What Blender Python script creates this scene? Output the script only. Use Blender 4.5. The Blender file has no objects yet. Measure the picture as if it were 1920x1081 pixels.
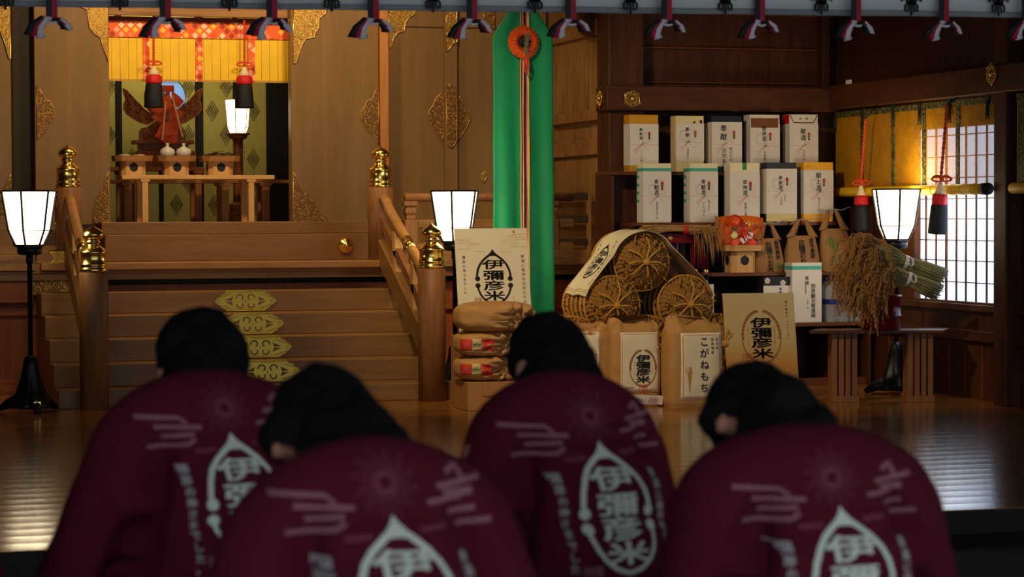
import bpy, bmesh, math, random
from mathutils import Vector, Matrix, Euler
from mathutils.bvhtree import BVHTree
from mathutils.noise import noise as pnoise

random.seed(7)
SC = bpy.context.scene
COL = SC.collection
V = Vector
PI = math.pi

# ------------------------------------------------------------------ camera
FPX, YAW, HZ, ROLL, CZ = 4500.0, math.radians(16.7), 402.0, 0.004, 1.27
PIT = math.atan((540.5 - HZ) / FPX)
FW = V((math.sin(YAW)*math.cos(PIT), math.cos(YAW)*math.cos(PIT), -math.sin(PIT)))
R0 = V((math.cos(YAW), -math.sin(YAW), 0))
U0 = R0.cross(FW)
RT = (R0*math.cos(ROLL) - U0*math.sin(ROLL)).normalized()
UP = (U0*math.cos(ROLL) + R0*math.sin(ROLL)).normalized()
CAMP = V((0, 0, CZ))
cam_d = bpy.data.cameras.new('camera'); cam = bpy.data.objects.new('camera', cam_d); COL.objects.link(cam)
M = Matrix((RT, UP, -FW)).transposed().to_4x4(); M.translation = CAMP
cam.matrix_world = M
cam_d.sensor_width = 36.0; cam_d.sensor_fit = 'HORIZONTAL'
cam_d.lens = 36.0*FPX/1920.0
cam_d.clip_start = 0.1; cam_d.clip_end = 200
cam_d.dof.use_dof = True; cam_d.dof.focus_distance = 16.3; cam_d.dof.aperture_fstop = 5.6
SC.camera = cam

def ray(px, py): return FW + RT*((px-960)/FPX) + UP*((540.5-py)/FPX)
def atY(px, py, Y): d = ray(px, py); return CAMP + d*(Y/d.y)
def atX(px, py, X): d = ray(px, py); return CAMP + d*(X/d.x)
def atZ(px, py, Z): d = ray(px, py); return CAMP + d*((Z-CZ)/d.z)
def atD(px, py, D): return CAMP + ray(px, py)*D

# ------------------------------------------------------------------ world, lights, exposure
W = bpy.data.worlds.new('world'); SC.world = W; W.use_nodes = True
bg = W.node_tree.nodes['Background']; bg.inputs[0].default_value = (0.80, 0.90, 1.0, 1); bg.inputs[1].default_value = 1.15
SC.view_settings.view_transform = 'Standard'; SC.view_settings.look = 'None'
SC.view_settings.exposure = 0.0; SC.view_settings.gamma = 1.0; SC.view_settings.use_curve_mapping = False

def lamp(name, kind, loc, power, color, size=0.3, target=None, spot=None, blend=.6):
    d = bpy.data.lights.new(name, kind); d.energy = power; d.color = color
    if kind == 'AREA': d.size = size
    elif kind in ('POINT', 'SPOT'): d.shadow_soft_size = size
    if kind == 'SPOT': d.spot_size = math.radians(spot); d.spot_blend = blend
    o = bpy.data.objects.new(name, d); COL.objects.link(o); o.location = loc
    if target is not None: o.rotation_euler = (V(target)-V(loc)).to_track_quat('-Z', 'Y').to_euler()
    return o
WARM = (1.0, 0.71, 0.39)
lamp('overhead_spot', 'SPOT', (2.4, 16.4, 3.75), 150, WARM, .15, (2.6, 18.4, 1.7), 110)
lamp('overhead_spot', 'SPOT', (4.0, 16.3, 3.75), 130, WARM, .15, (4.0, 18.4, 1.7), 110)
lamp('altar_fill', 'POINT', (3.0, 18.9, 3.0), 9, WARM, .08)  # unseen lamp added to brighten the blind and valance
lamp('altar_fill', 'POINT', (2.9, 19.7, 3.0), 16, (1.0, .76, .42), .08)  # second added lamp, lifts the curtain at the back
lamp('overhead_spot', 'SPOT', (2.7, 12.4, 3.95), 470, (1.0, .77, .50), .2, (5.5, 15.6, .95), 52, .5)  # unseen fill spot added to brighten posters, bales and boxes

# ------------------------------------------------------------------ materials
def srgb(r, g, b):
    f = lambda c: (c/255/12.92) if c/255 <= .04045 else ((c/255+.055)/1.055)**2.4
    return (f(r), f(g), f(b), 1)
def newmat(name):
    m = bpy.data.materials.new(name); m.use_nodes = True
    nt = m.node_tree; return m, nt, nt.nodes['Principled BSDF'], nt.nodes, nt.links
def plain(name, col, rough=.6, metal=0.0, var=0.12, scale=12, bump=0.0, spec=.4, bscale=40):
    m, nt, b, N, L = newmat(name)
    tc = N.new('ShaderNodeTexCoord'); n = N.new('ShaderNodeTexNoise'); n.inputs['Scale'].default_value = scale
    n.inputs['Detail'].default_value = 4
    L.new(tc.outputs['Object'], n.inputs['Vector'])
    mx = N.new('ShaderNodeMix'); mx.data_type = 'RGBA'
    mx.inputs[6].default_value = tuple(c*(1-var) for c in col[:3])+(1,)
    mx.inputs[7].default_value = tuple(min(1, c*(1+var)) for c in col[:3])+(1,)
    L.new(n.outputs['Fac'], mx.inputs[0]); L.new(mx.outputs[2], b.inputs['Base Color'])
    b.inputs['Roughness'].default_value = rough; b.inputs['Metallic'].default_value = metal
    b.inputs['Specular IOR Level'].default_value = spec
    if bump:
        n2 = N.new('ShaderNodeTexNoise'); n2.inputs['Scale'].default_value = bscale; n2.inputs['Detail'].default_value = 5
        L.new(tc.outputs['Object'], n2.inputs['Vector'])
        bp = N.new('ShaderNodeBump'); bp.inputs['Strength'].default_value = bump; bp.inputs['Distance'].default_value = .01
        L.new(n2.outputs['Fac'], bp.inputs['Height']); L.new(bp.outputs['Normal'], b.inputs['Normal'])
    return m
def wood(name, c1, c2, rough=.5, axis='Z', scale=5, spec=.3, bump=.08):
    m, nt, b, N, L = newmat(name)
    tc = N.new('ShaderNodeTexCoord'); mp = N.new('ShaderNodeMapping')
    s = {'X': (.12, 1, 1), 'Y': (1, .12, 1), 'Z': (1, 1, .12)}[axis]
    mp.inputs['Scale'].default_value = tuple(k*scale for k in s)
    L.new(tc.outputs['Object'], mp.inputs['Vector'])
    n = N.new('ShaderNodeTexNoise'); n.inputs['Scale'].default_value = 3; n.inputs['Detail'].default_value = 6; n.inputs['Distortion'].default_value = .8
    L.new(mp.outputs['Vector'], n.inputs['Vector'])
    n2 = N.new('ShaderNodeTexNoise'); n2.inputs['Scale'].default_value = 16; n2.inputs['Detail'].default_value = 3
    L.new(mp.outputs['Vector'], n2.inputs['Vector'])
    ad = N.new('ShaderNodeMath'); ad.operation = 'MULTIPLY_ADD'; ad.inputs[1].default_value = .4
    L.new(n2.outputs['Fac'], ad.inputs[0]); L.new(n.outputs['Fac'], ad.inputs[2])
    cr = N.new('ShaderNodeValToRGB'); cr.color_ramp.elements[0].color = c1; cr.color_ramp.elements[1].color = c2
    cr.color_ramp.elements[0].position = .45; cr.color_ramp.elements[1].position = .95
    L.new(ad.outputs[0], cr.inputs['Fac']); L.new(cr.outputs['Color'], b.inputs['Base Color'])
    bp = N.new('ShaderNodeBump'); bp.inputs['Strength'].default_value = bump; bp.inputs['Distance'].default_value = .01
    L.new(ad.outputs[0], bp.inputs['Height']); L.new(bp.outputs['Normal'], b.inputs['Normal'])
    b.inputs['Roughness'].default_value = rough; b.inputs['Specular IOR Level'].default_value = spec
    return m
def emit(name, col, strength, stripes=None):
    m, nt, b, N, L = newmat(name)
    b.inputs['Base Color'].default_value = (.8, .78, .7, 1); b.inputs['Roughness'].default_value = .8
    b.inputs['Emission Color'].default_value = col; b.inputs['Emission Strength'].default_value = strength
    tc = N.new('ShaderNodeTexCoord'); n = N.new('ShaderNodeTexNoise'); n.inputs['Scale'].default_value = 60
    L.new(tc.outputs['Object'], n.inputs['Vector'])
    mr = N.new('ShaderNodeMapRange'); mr.inputs[3].default_value = strength*.93; mr.inputs[4].default_value = strength*1.07
    L.new(n.outputs['Fac'], mr.inputs[0]); L.new(mr.outputs[0], b.inputs['Emission Strength'])
    return m
def brocade(name, cols, scale, axes='XZ'):
    m, nt, b, N, L = newmat(name)
    tc = N.new('ShaderNodeTexCoord'); mp = N.new('ShaderNodeMapping')
    mp.inputs['Rotation'].default_value = (0, PI/4, 0) if axes == 'XZ' else (PI/4, 0, 0)
    mp.inputs['Scale'].default_value = (scale, .001, scale) if axes == 'XZ' else (.001, scale, scale)
    L.new(tc.outputs['Object'], mp.inputs['Vector'])
    # mapping order is scale, rotate: undo skew by using equal scales
    fl = N.new('ShaderNodeVectorMath'); fl.operation = 'FLOOR'; L.new(mp.outputs[0], fl.inputs[0])
    wn = N.new('ShaderNodeTexWhiteNoise'); L.new(fl.outputs[0], wn.inputs['Vector'])
    cr = N.new('ShaderNodeValToRGB'); cr.color_ramp.interpolation = 'CONSTANT'
    e = cr.color_ramp.elements
    while len(e) < len(cols): e.new(.5)
    for i, c in enumerate(cols): e[i].position = i/len(cols); e[i].color = c
    L.new(wn.outputs['Value'], cr.inputs['Fac'])
    fr = N.new('ShaderNodeVectorMath'); fr.operation = 'FRACTION'; L.new(mp.outputs[0], fr.inputs[0])
    sb = N.new('ShaderNodeVectorMath'); sb.operation = 'SUBTRACT'; sb.inputs[1].default_value = (.5, .5, .5); L.new(fr.outputs[0], sb.inputs[0])
    ab = N.new('ShaderNodeVectorMath'); ab.operation = 'ABSOLUTE'; L.new(sb.outputs[0], ab.inputs[0])
    sx = N.new('ShaderNodeSeparateXYZ'); L.new(ab.outputs[0], sx.inputs[0])
    mxm = N.new('ShaderNodeMath'); mxm.operation = 'MAXIMUM'
    L.new(sx.outputs[0 if axes == 'XZ' else 1], mxm.inputs[0]); L.new(sx.outputs[2], mxm.inputs[1])
    gt = N.new('ShaderNodeMath'); gt.operation = 'GREATER_THAN'; gt.inputs[1].default_value = .36; L.new(mxm.outputs[0], gt.inputs[0])
    mx = N.new('ShaderNodeMix'); mx.data_type = 'RGBA'; mx.inputs[7].default_value = cols[0]
    L.new(gt.outputs[0], mx.inputs[0]); L.new(cr.outputs['Color'], mx.inputs[6])
    L.new(mx.outputs[2], b.inputs['Base Color']); b.inputs['Roughness'].default_value = .6
    return m
def reed(name, col, axis='Z', trans=0.0):
    """split-bamboo blind: fine horizontal reeds; trans lets light and shapes through"""
    m, nt, b, N, L = newmat(name)
    tc = N.new('ShaderNodeTexCoord'); w = N.new('ShaderNodeTexWave'); w.bands_direction = 'Z'; w.inputs['Scale'].default_value = 60; w.inputs['Distortion'].default_value = 1.5
    L.new(tc.outputs['Object'], w.inputs['Vector'])
    n = N.new('ShaderNodeTexNoise'); n.inputs['Scale'].default_value = 8; L.new(tc.outputs['Object'], n.inputs['Vector'])
    mu = N.new('ShaderNodeMath'); mu.operation = 'MULTIPLY_ADD'; mu.inputs[1].default_value = .35; L.new(w.outputs['Fac'], mu.inputs[0]); L.new(n.outputs['Fac'], mu.inputs[2])
    mx = N.new('ShaderNodeMix'); mx.data_type = 'RGBA'; mx.inputs[6].default_value = tuple(c*.72 for c in col[:3])+(1,); mx.inputs[7].default_value = col
    L.new(mu.outputs[0], mx.inputs[0]); L.new(mx.outputs[2], b.inputs['Base Color']); b.inputs['Roughness'].default_value = .55
    if trans:
        tr = N.new('ShaderNodeBsdfTransparent'); ms = N.new('ShaderNodeMixShader'); ms.inputs[0].default_value = trans
        L.new(b.outputs[0], ms.inputs[1]); L.new(tr.outputs[0], ms.inputs[2]); L.new(ms.outputs[0], N['Material Output'].inputs['Surface'])
    return m

MT = {}
MT['wood'] = wood('hinoki_wood', srgb(118, 84, 44), srgb(166, 124, 70), .5, 'Z')
MT['wood_x'] = wood('hinoki_wood_horizontal', srgb(118, 80, 42), srgb(168, 122, 70), .5, 'X')
MT['door'] = wood('door_board', srgb(122, 91, 50), srgb(140, 107, 60), .42, 'Z', 2.0, .4)
MT['step'] = wood('step_wood', srgb(122, 84, 42), srgb(142, 102, 54), .42, 'X')
MT['post'] = wood('newel_wood', srgb(120, 78, 42), srgb(160, 110, 64), .5, 'Z')
MT['red'] = wood('reddish_cedar', srgb(128, 62, 26), srgb(166, 86, 38), .5, 'Z')
MT['red_x'] = wood('reddish_cedar_horizontal', srgb(128, 62, 26), srgb(166, 86, 38), .5, 'X')
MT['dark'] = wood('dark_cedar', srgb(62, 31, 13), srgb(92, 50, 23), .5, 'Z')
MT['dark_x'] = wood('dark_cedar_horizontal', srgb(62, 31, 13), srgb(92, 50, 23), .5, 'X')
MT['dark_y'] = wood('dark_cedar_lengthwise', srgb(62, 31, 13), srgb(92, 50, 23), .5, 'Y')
MT['shelf'] = wood('shelf_board', srgb(84, 44, 24), srgb(116, 64, 36), .4, 'X')
MT['pale'] = wood('pale_cypress', srgb(196, 146, 84), srgb(226, 178, 112), .5, 'X', 4)
MT['pale_z'] = wood('pale_cypress_upright', srgb(196, 146, 84), srgb(226, 178, 112), .5, 'Z', 4)
MT['tan'] = wood('tan_wood', srgb(140, 96, 50), srgb(176, 126, 70), .5, 'X', 4)
MT['carved'] = wood('carved_wood', srgb(112, 66, 28), srgb(158, 98, 46), .45, 'Z', 6)
MT['black_wood'] = plain('glossy_black', (.006, .006, .007, 1), .35, 0, .2)
MT['gold'] = plain('polished_gold', (1.0, .68, .19, 1), .22, 1, .06)
MT['gilt'] = plain('gilt_scroll', (.85, .56, .13, 1), .3, 1, .15)
MT['gilt_base'] = plain('gilt_plate_ground', (.44, .26, .06, 1), .5, .8, .25, 30)
MT['bronze'] = plain('aged_bronze_scroll', (.66, .38, .10, 1), .38, .9, .25)
MT['bronze_base'] = plain('aged_bronze_ground', (.20, .10, .03, 1), .55, .5, .3, 30)
MT['plate'] = plain('step_plate_brass', (.44, .30, .045, 1), .38, .85, .12)
MT['cut'] = plain('plate_recess', (.20, .11, .035, 1), .6, .2, .1)
MT['iron'] = plain('black_iron', (.008, .008, .009, 1), .4, .3, .2)
MT['lampwhite'] = emit('lantern_paper', (1.0, .80, .50, 1), 12.0)
MT['lampaltar'] = emit('altar_lantern_paper', (1.0, .82, .50, 1), 3.2)
MT['pane'] = emit('daylit_shoji_paper', (.54, .73, 1.0, 1), 1.5)
MT['misu'] = reed('yellow_reed_blind', srgb(252, 206, 22))
MT['misu_thin'] = reed('translucent_reed_blind', srgb(236, 168, 14), trans=.56)
MT['orange_brocade'] = brocade('orange_diamond_brocade', [srgb(240, 100, 26), srgb(255, 176, 140), srgb(236, 84, 28), srgb(255, 196, 44), srgb(250, 136, 70), srgb(176, 50, 26), srgb(255, 214, 180)], 20)
MT['green_trim'] = brocade('green_gold_brocade', [srgb(52, 54, 24), srgb(120, 112, 40), srgb(40, 46, 22), srgb(150, 140, 60)], 60, 'YZ')
MT['red_cord'] = plain('vermilion_cord', srgb(206, 66, 24), .6, 0, .2, 60)
MT['cream'] = plain('cream_silk', srgb(226, 206, 160), .6)
MT['crimson'] = plain('crimson_silk', srgb(200, 20, 24), .6)
MT['blackthread'] = plain('black_thread', (.008, .008, .010, 1), .7, 0, .3, 80, .3)
MT['greencloth'] = plain('green_silk', srgb(10, 138, 86), .55, 0, .06, 6, .05, .35, 300)
MT['ink'] = plain('black_ink', (.012, .011, .010, 1), .7)
MT['inkbrown'] = plain('brown_ink', srgb(150, 94, 40), .7)
MT['inkred'] = plain('red_ink', srgb(196, 60, 44), .7)
MT['inkpink'] = plain('pink_ink', srgb(216, 160, 156), .7)
MT['inkgrey'] = plain('grey_ink', srgb(160, 152, 146), .7)
MT['inkgreen'] = plain('green_ink', srgb(70, 116, 56), .7)
MT['inkteal'] = plain('teal_ink', srgb(60, 170, 150), .7)
MT['inkgold'] = plain('gold_ink', srgb(196, 150, 70), .7)
MT['paper'] = plain('white_paper', srgb(222, 216, 206), .7, 0, .04, 10)
MT['poster'] = plain('ivory_poster_paper', srgb(236, 222, 182), .6, 0, .03, 8)
MT['kraft'] = plain('kraft_paper', srgb(186, 138, 78), .6, 0, .1, 9, .25, .3, 14)
MT['kraft2'] = plain('dark_kraft_paper', srgb(150, 108, 62), .65, 0, .1, 9, .25, .3, 14)
MT['brown'] = wood('brown_table_wood', srgb(112, 68, 34), srgb(146, 94, 50), .5, 'Z')
MT['card'] = plain('corrugated_card', srgb(170, 118, 60), .7, 0, .08, 9)
MT['straw'] = plain('rice_straw', srgb(176, 128, 48), .65, 0, .3, 60, .5, .3, 120)
MT['strawdark'] = plain('woven_straw', srgb(150, 104, 44), .75, 0, .3, 50, .7, .3, 90)
MT['rope'] = plain('straw_rope', srgb(206, 152, 60), .6, 0, .25, 80, .6, .3, 160)
MT['hair'] = plain('black_hair', (.006, .006, .007, 1), .8, 0, .3, 60, .5, .12, 160)
MT['skin'] = plain('skin', srgb(164, 112, 88), .5, 0, .05)
MT['jacket'] = plain('maroon_cotton', srgb(84, 19, 34), .9, 0, .10, 30, .22, .15, 260)
MT['trousers'] = plain('black_trousers', (.012, .012, .016, 1), .8)
MT['print'] = plain('white_print', srgb(206, 214, 200), .8, 0, .04)
MT['print_dim'] = plain('faded_print', srgb(138, 88, 100), .8, 0, .1)
MT['print_faint'] = plain('faint_print', srgb(110, 46, 66), .8, 0, .1)
MT['redlacquer'] = plain('red_lacquer', srgb(112, 12, 20), .22, 0, .1)
MT['banner'] = plain('white_curtain_cloth', srgb(232, 238, 238), .8, 0, .04, 5, .08)
MT['banner_hem'] = plain('curtain_hem', srgb(150, 154, 156), .8, 0, .05)
MT['tie_red'] = plain('crimson_ribbon', srgb(186, 18, 54), .6)
MT['tie_black'] = plain('black_ribbon', (.010, .010, .012, 1), .6)
MT['tie_white'] = plain('white_ribbon', srgb(236, 230, 234), .6)

# ------------------------------------------------------------------ mesh helpers
ROOT = {}
class MB:
    def __init__(s): s.v = []; s.f = []; s.mi = []; s.sm = []; s.m = 0; s.smooth = False
    def add(s, vs, fs, smooth=None):
        b = len(s.v); s.v.extend(V(p) for p in vs)
        for f in fs:
            s.f.append(tuple(i+b for i in f)); s.mi.append(s.m); s.sm.append(s.smooth if smooth is None else smooth)
        return s
    def box(s, c, size, rot=None):
        hx, hy, hz = size[0]/2, size[1]/2, size[2]/2
        P = [V((x*hx, y*hy, z*hz)) for z in (-1, 1) for y in (-1, 1) for x in (-1, 1)]
        if rot is not None: P = [rot @ p for p in P]
        c = V(c)
        return s.add([p+c for p in P], [(0, 2, 3, 1), (4, 5, 7, 6), (0, 1, 5, 4), (2, 6, 7, 3), (0, 4, 6, 2), (1, 3, 7, 5)], False)
    def bx(s, x0, x1, y0, y1, z0, z1): return s.box(((x0+x1)/2, (y0+y1)/2, (z0+z1)/2), (abs(x1-x0), abs(y1-y0), abs(z1-z0)))
    def beam(s, a, b, w, h, up=V((0, 0, 1))):
        a = V(a); b = V(b); d = (b-a).normalized(); sd = d.cross(up).normalized(); u = sd.cross(d)
        P = [q+sd*(i*w/2)+u*(j*h/2) for q in (a, b) for j in (-1, 1) for i in (-1, 1)]
        return s.add(P, [(0, 1, 3, 2), (4, 6, 7, 5), (0, 4, 5, 1), (2, 3, 7, 6), (0, 2, 6, 4), (1, 5, 7, 3)], False)
    def prism(s, pts, ext):
        """closed polygon of 3D points, extruded by vector ext"""
        n = len(pts); e = V(ext); P = [V(p) for p in pts]
        s.add(P+[p+e for p in P], [tuple(range(n-1, -1, -1)), tuple(range(n, 2*n))]+[(i, (i+1) % n, n+(i+1) % n, n+i) for i in range(n)], False)
        return s
    def lathe(s, prof, c=(0, 0, 0), n=24, axis=V((0, 0, 1)), smooth=True, cap=True, phase=0.0, flute=None):
        c = V(c); q = V((0, 0, 1)).rotation_difference(V(axis)); vs = []; fs = []
        for (r, z) in prof:
            for i in range(n):
                a = 2*PI*i/n+phase; rr = r*(flute(a, z) if flute else 1)
                vs.append(c + q @ V((rr*math.cos(a), rr*math.sin(a), z)))
        for k in range(len(prof)-1):
            for i in range(n): fs.append((k*n+i, k*n+(i+1) % n, (k+1)*n+(i+1) % n, (k+1)*n+i))
        if cap:
            fs.append(tuple(range(n-1, -1, -1))); fs.append(tuple((len(prof)-1)*n+i for i in range(n)))
        return s.add(vs, fs, smooth)
    def tube(s, pts, r, n=8, cap=True, smooth=True):
        P = [V(p) for p in pts]; vs = []; fs = []
        rs = r if isinstance(r, (list, tuple)) else [r]*len(P)
        nrm = None
        for k, p in enumerate(P):
            t = (P[min(k+1, len(P)-1)]-P[max(k-1, 0)])
            t = t.normalized() if t.length > 1e-9 else V((0, 0, 1))
            if nrm is None:
                nrm = t.cross(V((.31, .77, .55))).normalized()
            else:
                nrm = (nrm - t*nrm.dot(t)); nrm = nrm.normalized() if nrm.length > 1e-9 else t.orthogonal().normalized()
            b = t.cross(nrm)
            for i in range(n):
                a = 2*PI*i/n; vs.append(p+(nrm*math.cos(a)+b*math.sin(a))*rs[k])
        for k in range(len(P)-1):
            for i in range(n): fs.append((k*n+i, k*n+(i+1) % n, (k+1)*n+(i+1) % n, (k+1)*n+i))
        if cap: fs.append(tuple(range(n-1, -1, -1))); fs.append(tuple((len(P)-1)*n+i for i in range(n)))
        return s.add(vs, fs, smooth)
    def grid(s, fn, nu, nv, smooth=True, closed_u=False):
        vs = [V(fn(i/nu, j/nv)) for j in range(nv+1) for i in range(nu+1)]
        w = nu+1
        return s.add(vs, [(j*w+i, j*w+i+1, (j+1)*w+i+1, (j+1)*w+i) for j in range(nv) for i in range(nu)], smooth)
    def sheet(s, fn, nu, nv, th, smooth=True):
        """grid with thickness th along its own normal"""
        w = nu+1; P = [V(fn(i/nu, j/nv)) for j in range(nv+1) for i in range(nu+1)]
        Nn = []
        for j in range(nv+1):
            for i in range(w):
                du = P[j*w+min(i+1, nu)]-P[j*w+max(i-1, 0)]; dv = P[min(j+1, nv)*w+i]-P[max(j-1, 0)*w+i]
                k = du.cross(dv); Nn.append(k.normalized() if k.length > 1e-12 else V((0, 0, 1)))
        Q = [p-n_*th for p, n_ in zip(P, Nn)]; m = len(P)
        fs = []
        for j in range(nv):
            for i in range(nu):
                a = (j*w+i, j*w+i+1, (j+1)*w+i+1, (j+1)*w+i); fs.append(a); fs.append(tuple(m+k for k in reversed(a)))
        rim = [i for i in range(w)]+[j*w+nu for j in range(1, nv+1)]+[nv*w+i for i in range(nu-1, -1, -1)]+[j*w for j in range(nv-1, 0, -1)]
        for k in range(len(rim)):
            a, b = rim[k], rim[(k+1) % len(rim)]; fs.append((b, a, m+a, m+b))
        return s.add(P+Q, fs, smooth)
    def ball(s, c, r, nu=16, nv=10, rot=None):
        c = V(c); r = V(r) if not isinstance(r, (int, float)) else V((r, r, r)); vs = []; fs = []
        for j in range(1, nv):
            t = PI*j/nv
            for i in range(nu):
                a = 2*PI*i/nu; p = V((r.x*math.sin(t)*math.cos(a), r.y*math.sin(t)*math.sin(a), r.z*math.cos(t)))
                vs.append(c+(rot @ p if rot is not None else p))
        for e in (1, -1):
            p = V((0, 0, r.z*e)); vs.append(c+(rot @ p if rot is not None else p))
        top, bot = len(vs)-2, len(vs)-1
        for j in range(nv-2):
            for i in range(nu): fs.append((j*nu+i, (j+1)*nu+i, (j+1)*nu+(i+1) % nu, j*nu+(i+1) % nu))
        for i in range(nu):
            fs.append((top, i, (i+1) % nu)); fs.append((bot, (nv-2)*nu+(i+1) % nu, (nv-2)*nu+i))
        return s.add(vs, fs, True)
    def build(s, name, mats, parent=None, world=True, loc=None, bevel=0.0, sub=0, rotz=0.0):
        me = bpy.data.meshes.new(name)
        if parent is not None: Mi = ROOT[parent.name].inverted() if world else Matrix()
        elif loc is not None: Mi = (Matrix.Translation(V(loc)) @ Matrix.Rotation(rotz, 4, 'Z')).inverted() if world else Matrix()
        else: Mi = Matrix()
        me.from_pydata([tuple(Mi @ p) for p in s.v], [], s.f)
        if not isinstance(mats, (list, tuple)): mats = [mats]
        for m in mats: me.materials.append(m)
        me.polygons.foreach_set('material_index', s.mi); me.polygons.foreach_set('use_smooth', s.sm)
        me.update()
        o = bpy.data.objects.new(name, me); COL.objects.link(o)
        if parent is not None: o.parent = parent; ROOT[o.name] = ROOT[parent.name]
        else:
            if loc is not None: o.location = loc; o.rotation_euler = (0, 0, rotz)
            ROOT[o.name] = Matrix.Translation(V(loc) if loc is not None else V((0, 0, 0))) @ Matrix.Rotation(rotz, 4, 'Z')
        if bevel:
            b = o.modifiers.new('bevel', 'BEVEL'); b.width = bevel; b.segments = 2; b.limit_method = 'ANGLE'; b.angle_limit = .7
        if sub:
            b = o.modifiers.new('subsurf', 'SUBSURF'); b.levels = sub; b.render_levels = sub
        return o
def tag(o, label=None, cat=None, group=None, kind=None):
    if label: o['label'] = label
    if cat: o['category'] = cat
    if group: o['group'] = group
    if kind: o['kind'] = kind
    return o
def thing(name, loc, label, cat, group=None, rotz=0.0, kind=None):
    o = bpy.data.objects.new(name, None); COL.objects.link(o); o.location = loc; o.rotation_euler = (0, 0, rotz); o.empty_display_size = .1
    ROOT[o.name] = Matrix.Translation(V(loc)) @ Matrix.Rotation(rotz, 4, 'Z')
    return tag(o, label, cat, group, kind)
def copytree(o, loc, rotz=None, label=None, parent=None):
    c = o.copy(); COL.objects.link(c)
    if parent is not None: c.parent = parent
    else:
        c.location = loc
        if rotz is not None: c.rotation_euler = (0, 0, rotz)
        if label: c['label'] = label
        ROOT[c.name] = Matrix.Translation(V(loc)) @ Matrix.Rotation(c.rotation_euler.z, 4, 'Z')
    for ch in list(o.children): copytree(ch, None, None, None, c)
    return c

# ------------------------------------------------------------------ lettering
_G = {}
SIDE = bpy.data.scenes.new('workbench')     # scratch scene: keeps evaluations small; removed at the end
def evaluated(o):
    SIDE.collection.objects.link(o)
    with bpy.context.temp_override(scene=SIDE, view_layer=SIDE.view_layers[0]):
        dg = bpy.context.evaluated_depsgraph_get(); dg.update()
        m = bpy.data.meshes.new_from_object(o.evaluated_get(dg), depsgraph=dg)
    SIDE.collection.objects.unlink(o)
    return m
def glyph(ch, bold=0.0):
    """outline of one character; bold = stroke widening, made by shifted copies"""
    if bold > .004:
        k = (ch, bold)
        if k not in _G:
            v0, f0 = glyph(ch, 0.0); vs, fs = [], []
            sh = [(0, 0), (bold, 0), (-bold, 0), (0, bold), (0, -bold)] + ([(bold*.7, bold*.7), (-bold*.7, bold*.7), (bold*.7, -bold*.7), (-bold*.7, -bold*.7)] if bold > .015 else [])
            for dx, dy in sh:
                n = len(vs); vs += [(x+dx, y+dy) for x, y in v0]; fs += [tuple(i+n for i in f) for f in f0]
            _G[k] = (vs, fs)
        return _G[k]
    bold = 0.0; k = (ch, bold)
    if k not in _G:
        c = bpy.data.curves.new('glyph', 'FONT'); c.body = ch; c.resolution_u = 2; c.offset = bold; c.size = 1
        o = bpy.data.objects.new('glyph', c)
        m = evaluated(o)
        vs = [(v.co.x, v.co.y) for v in m.vertices]; fs = [tuple(p.vertices) for p in m.polygons]
        bpy.data.objects.remove(o); bpy.data.curves.remove(c); bpy.data.meshes.remove(m)
        if vs and ord(ch) < 0x2000:
            xm = (min(v[0] for v in vs)+max(v[0] for v in vs))/2; vs = [(x-xm+.5, y) for x, y in vs]
        _G[k] = (vs, fs)
    return _G[k]
def column(mb, text, u, v, size, to3, step=None, bold=.01, sx=1.0, sy=1.0, slant=0.0, jit=0.0):
    """vertical column of characters, first one centred at (u, v)"""
    step = step if step is not None else size*1.08
    for i, ch in enumerate(text):
        if ch in ' 　': continue
        vs, fs = glyph(ch, bold); r = random.uniform(-jit, jit); k = 1+random.uniform(-jit, jit)
        pts = []
        for (x, y) in vs:
            x = (x-.5)*sx*size*k; y = (y-.38)*sy*size*k
            x, y = x*math.cos(r)-y*math.sin(r), x*math.sin(r)+y*math.cos(r)
            pts.append(to3(u+x+slant*y, v-i*step+y))
        mb.add(pts, fs, False)
def row(mb, text, u, v, size, to3, step=None, bold=.01, sx=1.0, sy=1.0):
    step = step if step is not None else size*1.0
    for i, ch in enumerate(text):
        vs, fs = glyph(ch, bold)
        mb.add([to3(u+i*step+(x-.5)*sx*size, v+(y-.38)*sy*size) for (x, y) in vs], fs, False)
def plane(O, U_, W_, eps=0.0):
    O = V(O); U_ = V(U_).normalized(); W_ = V(W_).normalized(); n = U_.cross(W_)
    return lambda u, v: O+U_*u+W_*v+n*eps
def ribbon(mb, pts2, w, to3, closed=False):
    """flat stroke of width w through 2D points (w may be a list)"""
    n = len(pts2); P = [V((p[0], p[1])) for p in pts2]; vs = []; fs = []
    ws = w if isinstance(w, (list, tuple)) else [w]*n
    for k in range(n):
        a = P[(k-1) % n] if (closed or k > 0) else P[k]; b = P[(k+1) % n] if (closed or k < n-1) else P[k]
        t = (b-a); t = t.normalized() if t.length > 1e-9 else V((1, 0)); nn = V((-t.y, t.x))
        for sg in (1, -1):
            q = P[k]+nn*(sg*ws[k]/2); vs.append(to3(q.x, q.y))
    for k in range(n if closed else n-1):
        j = (k+1) % n; fs.append((2*k, 2*j, 2*j+1, 2*k+1)[::-1])
    mb.add(vs, [f[::-1] for f in fs], False)
def disc(mb, u, v, r, to3, n=16, ry=None):
    ry = ry or r
    mb.add([to3(u+r*math.cos(2*PI*i/n), v+ry*math.sin(2*PI*i/n)) for i in range(n)], [tuple(range(n))], False)
def poly(mb, pts, to3): mb.add([to3(*p) for p in pts], [tuple(range(len(pts)))], False)
def rect(mb, u0, u1, v0, v1, to3): poly(mb, [(u0, v0), (u1, v0), (u1, v1), (u0, v1)], to3)
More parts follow.
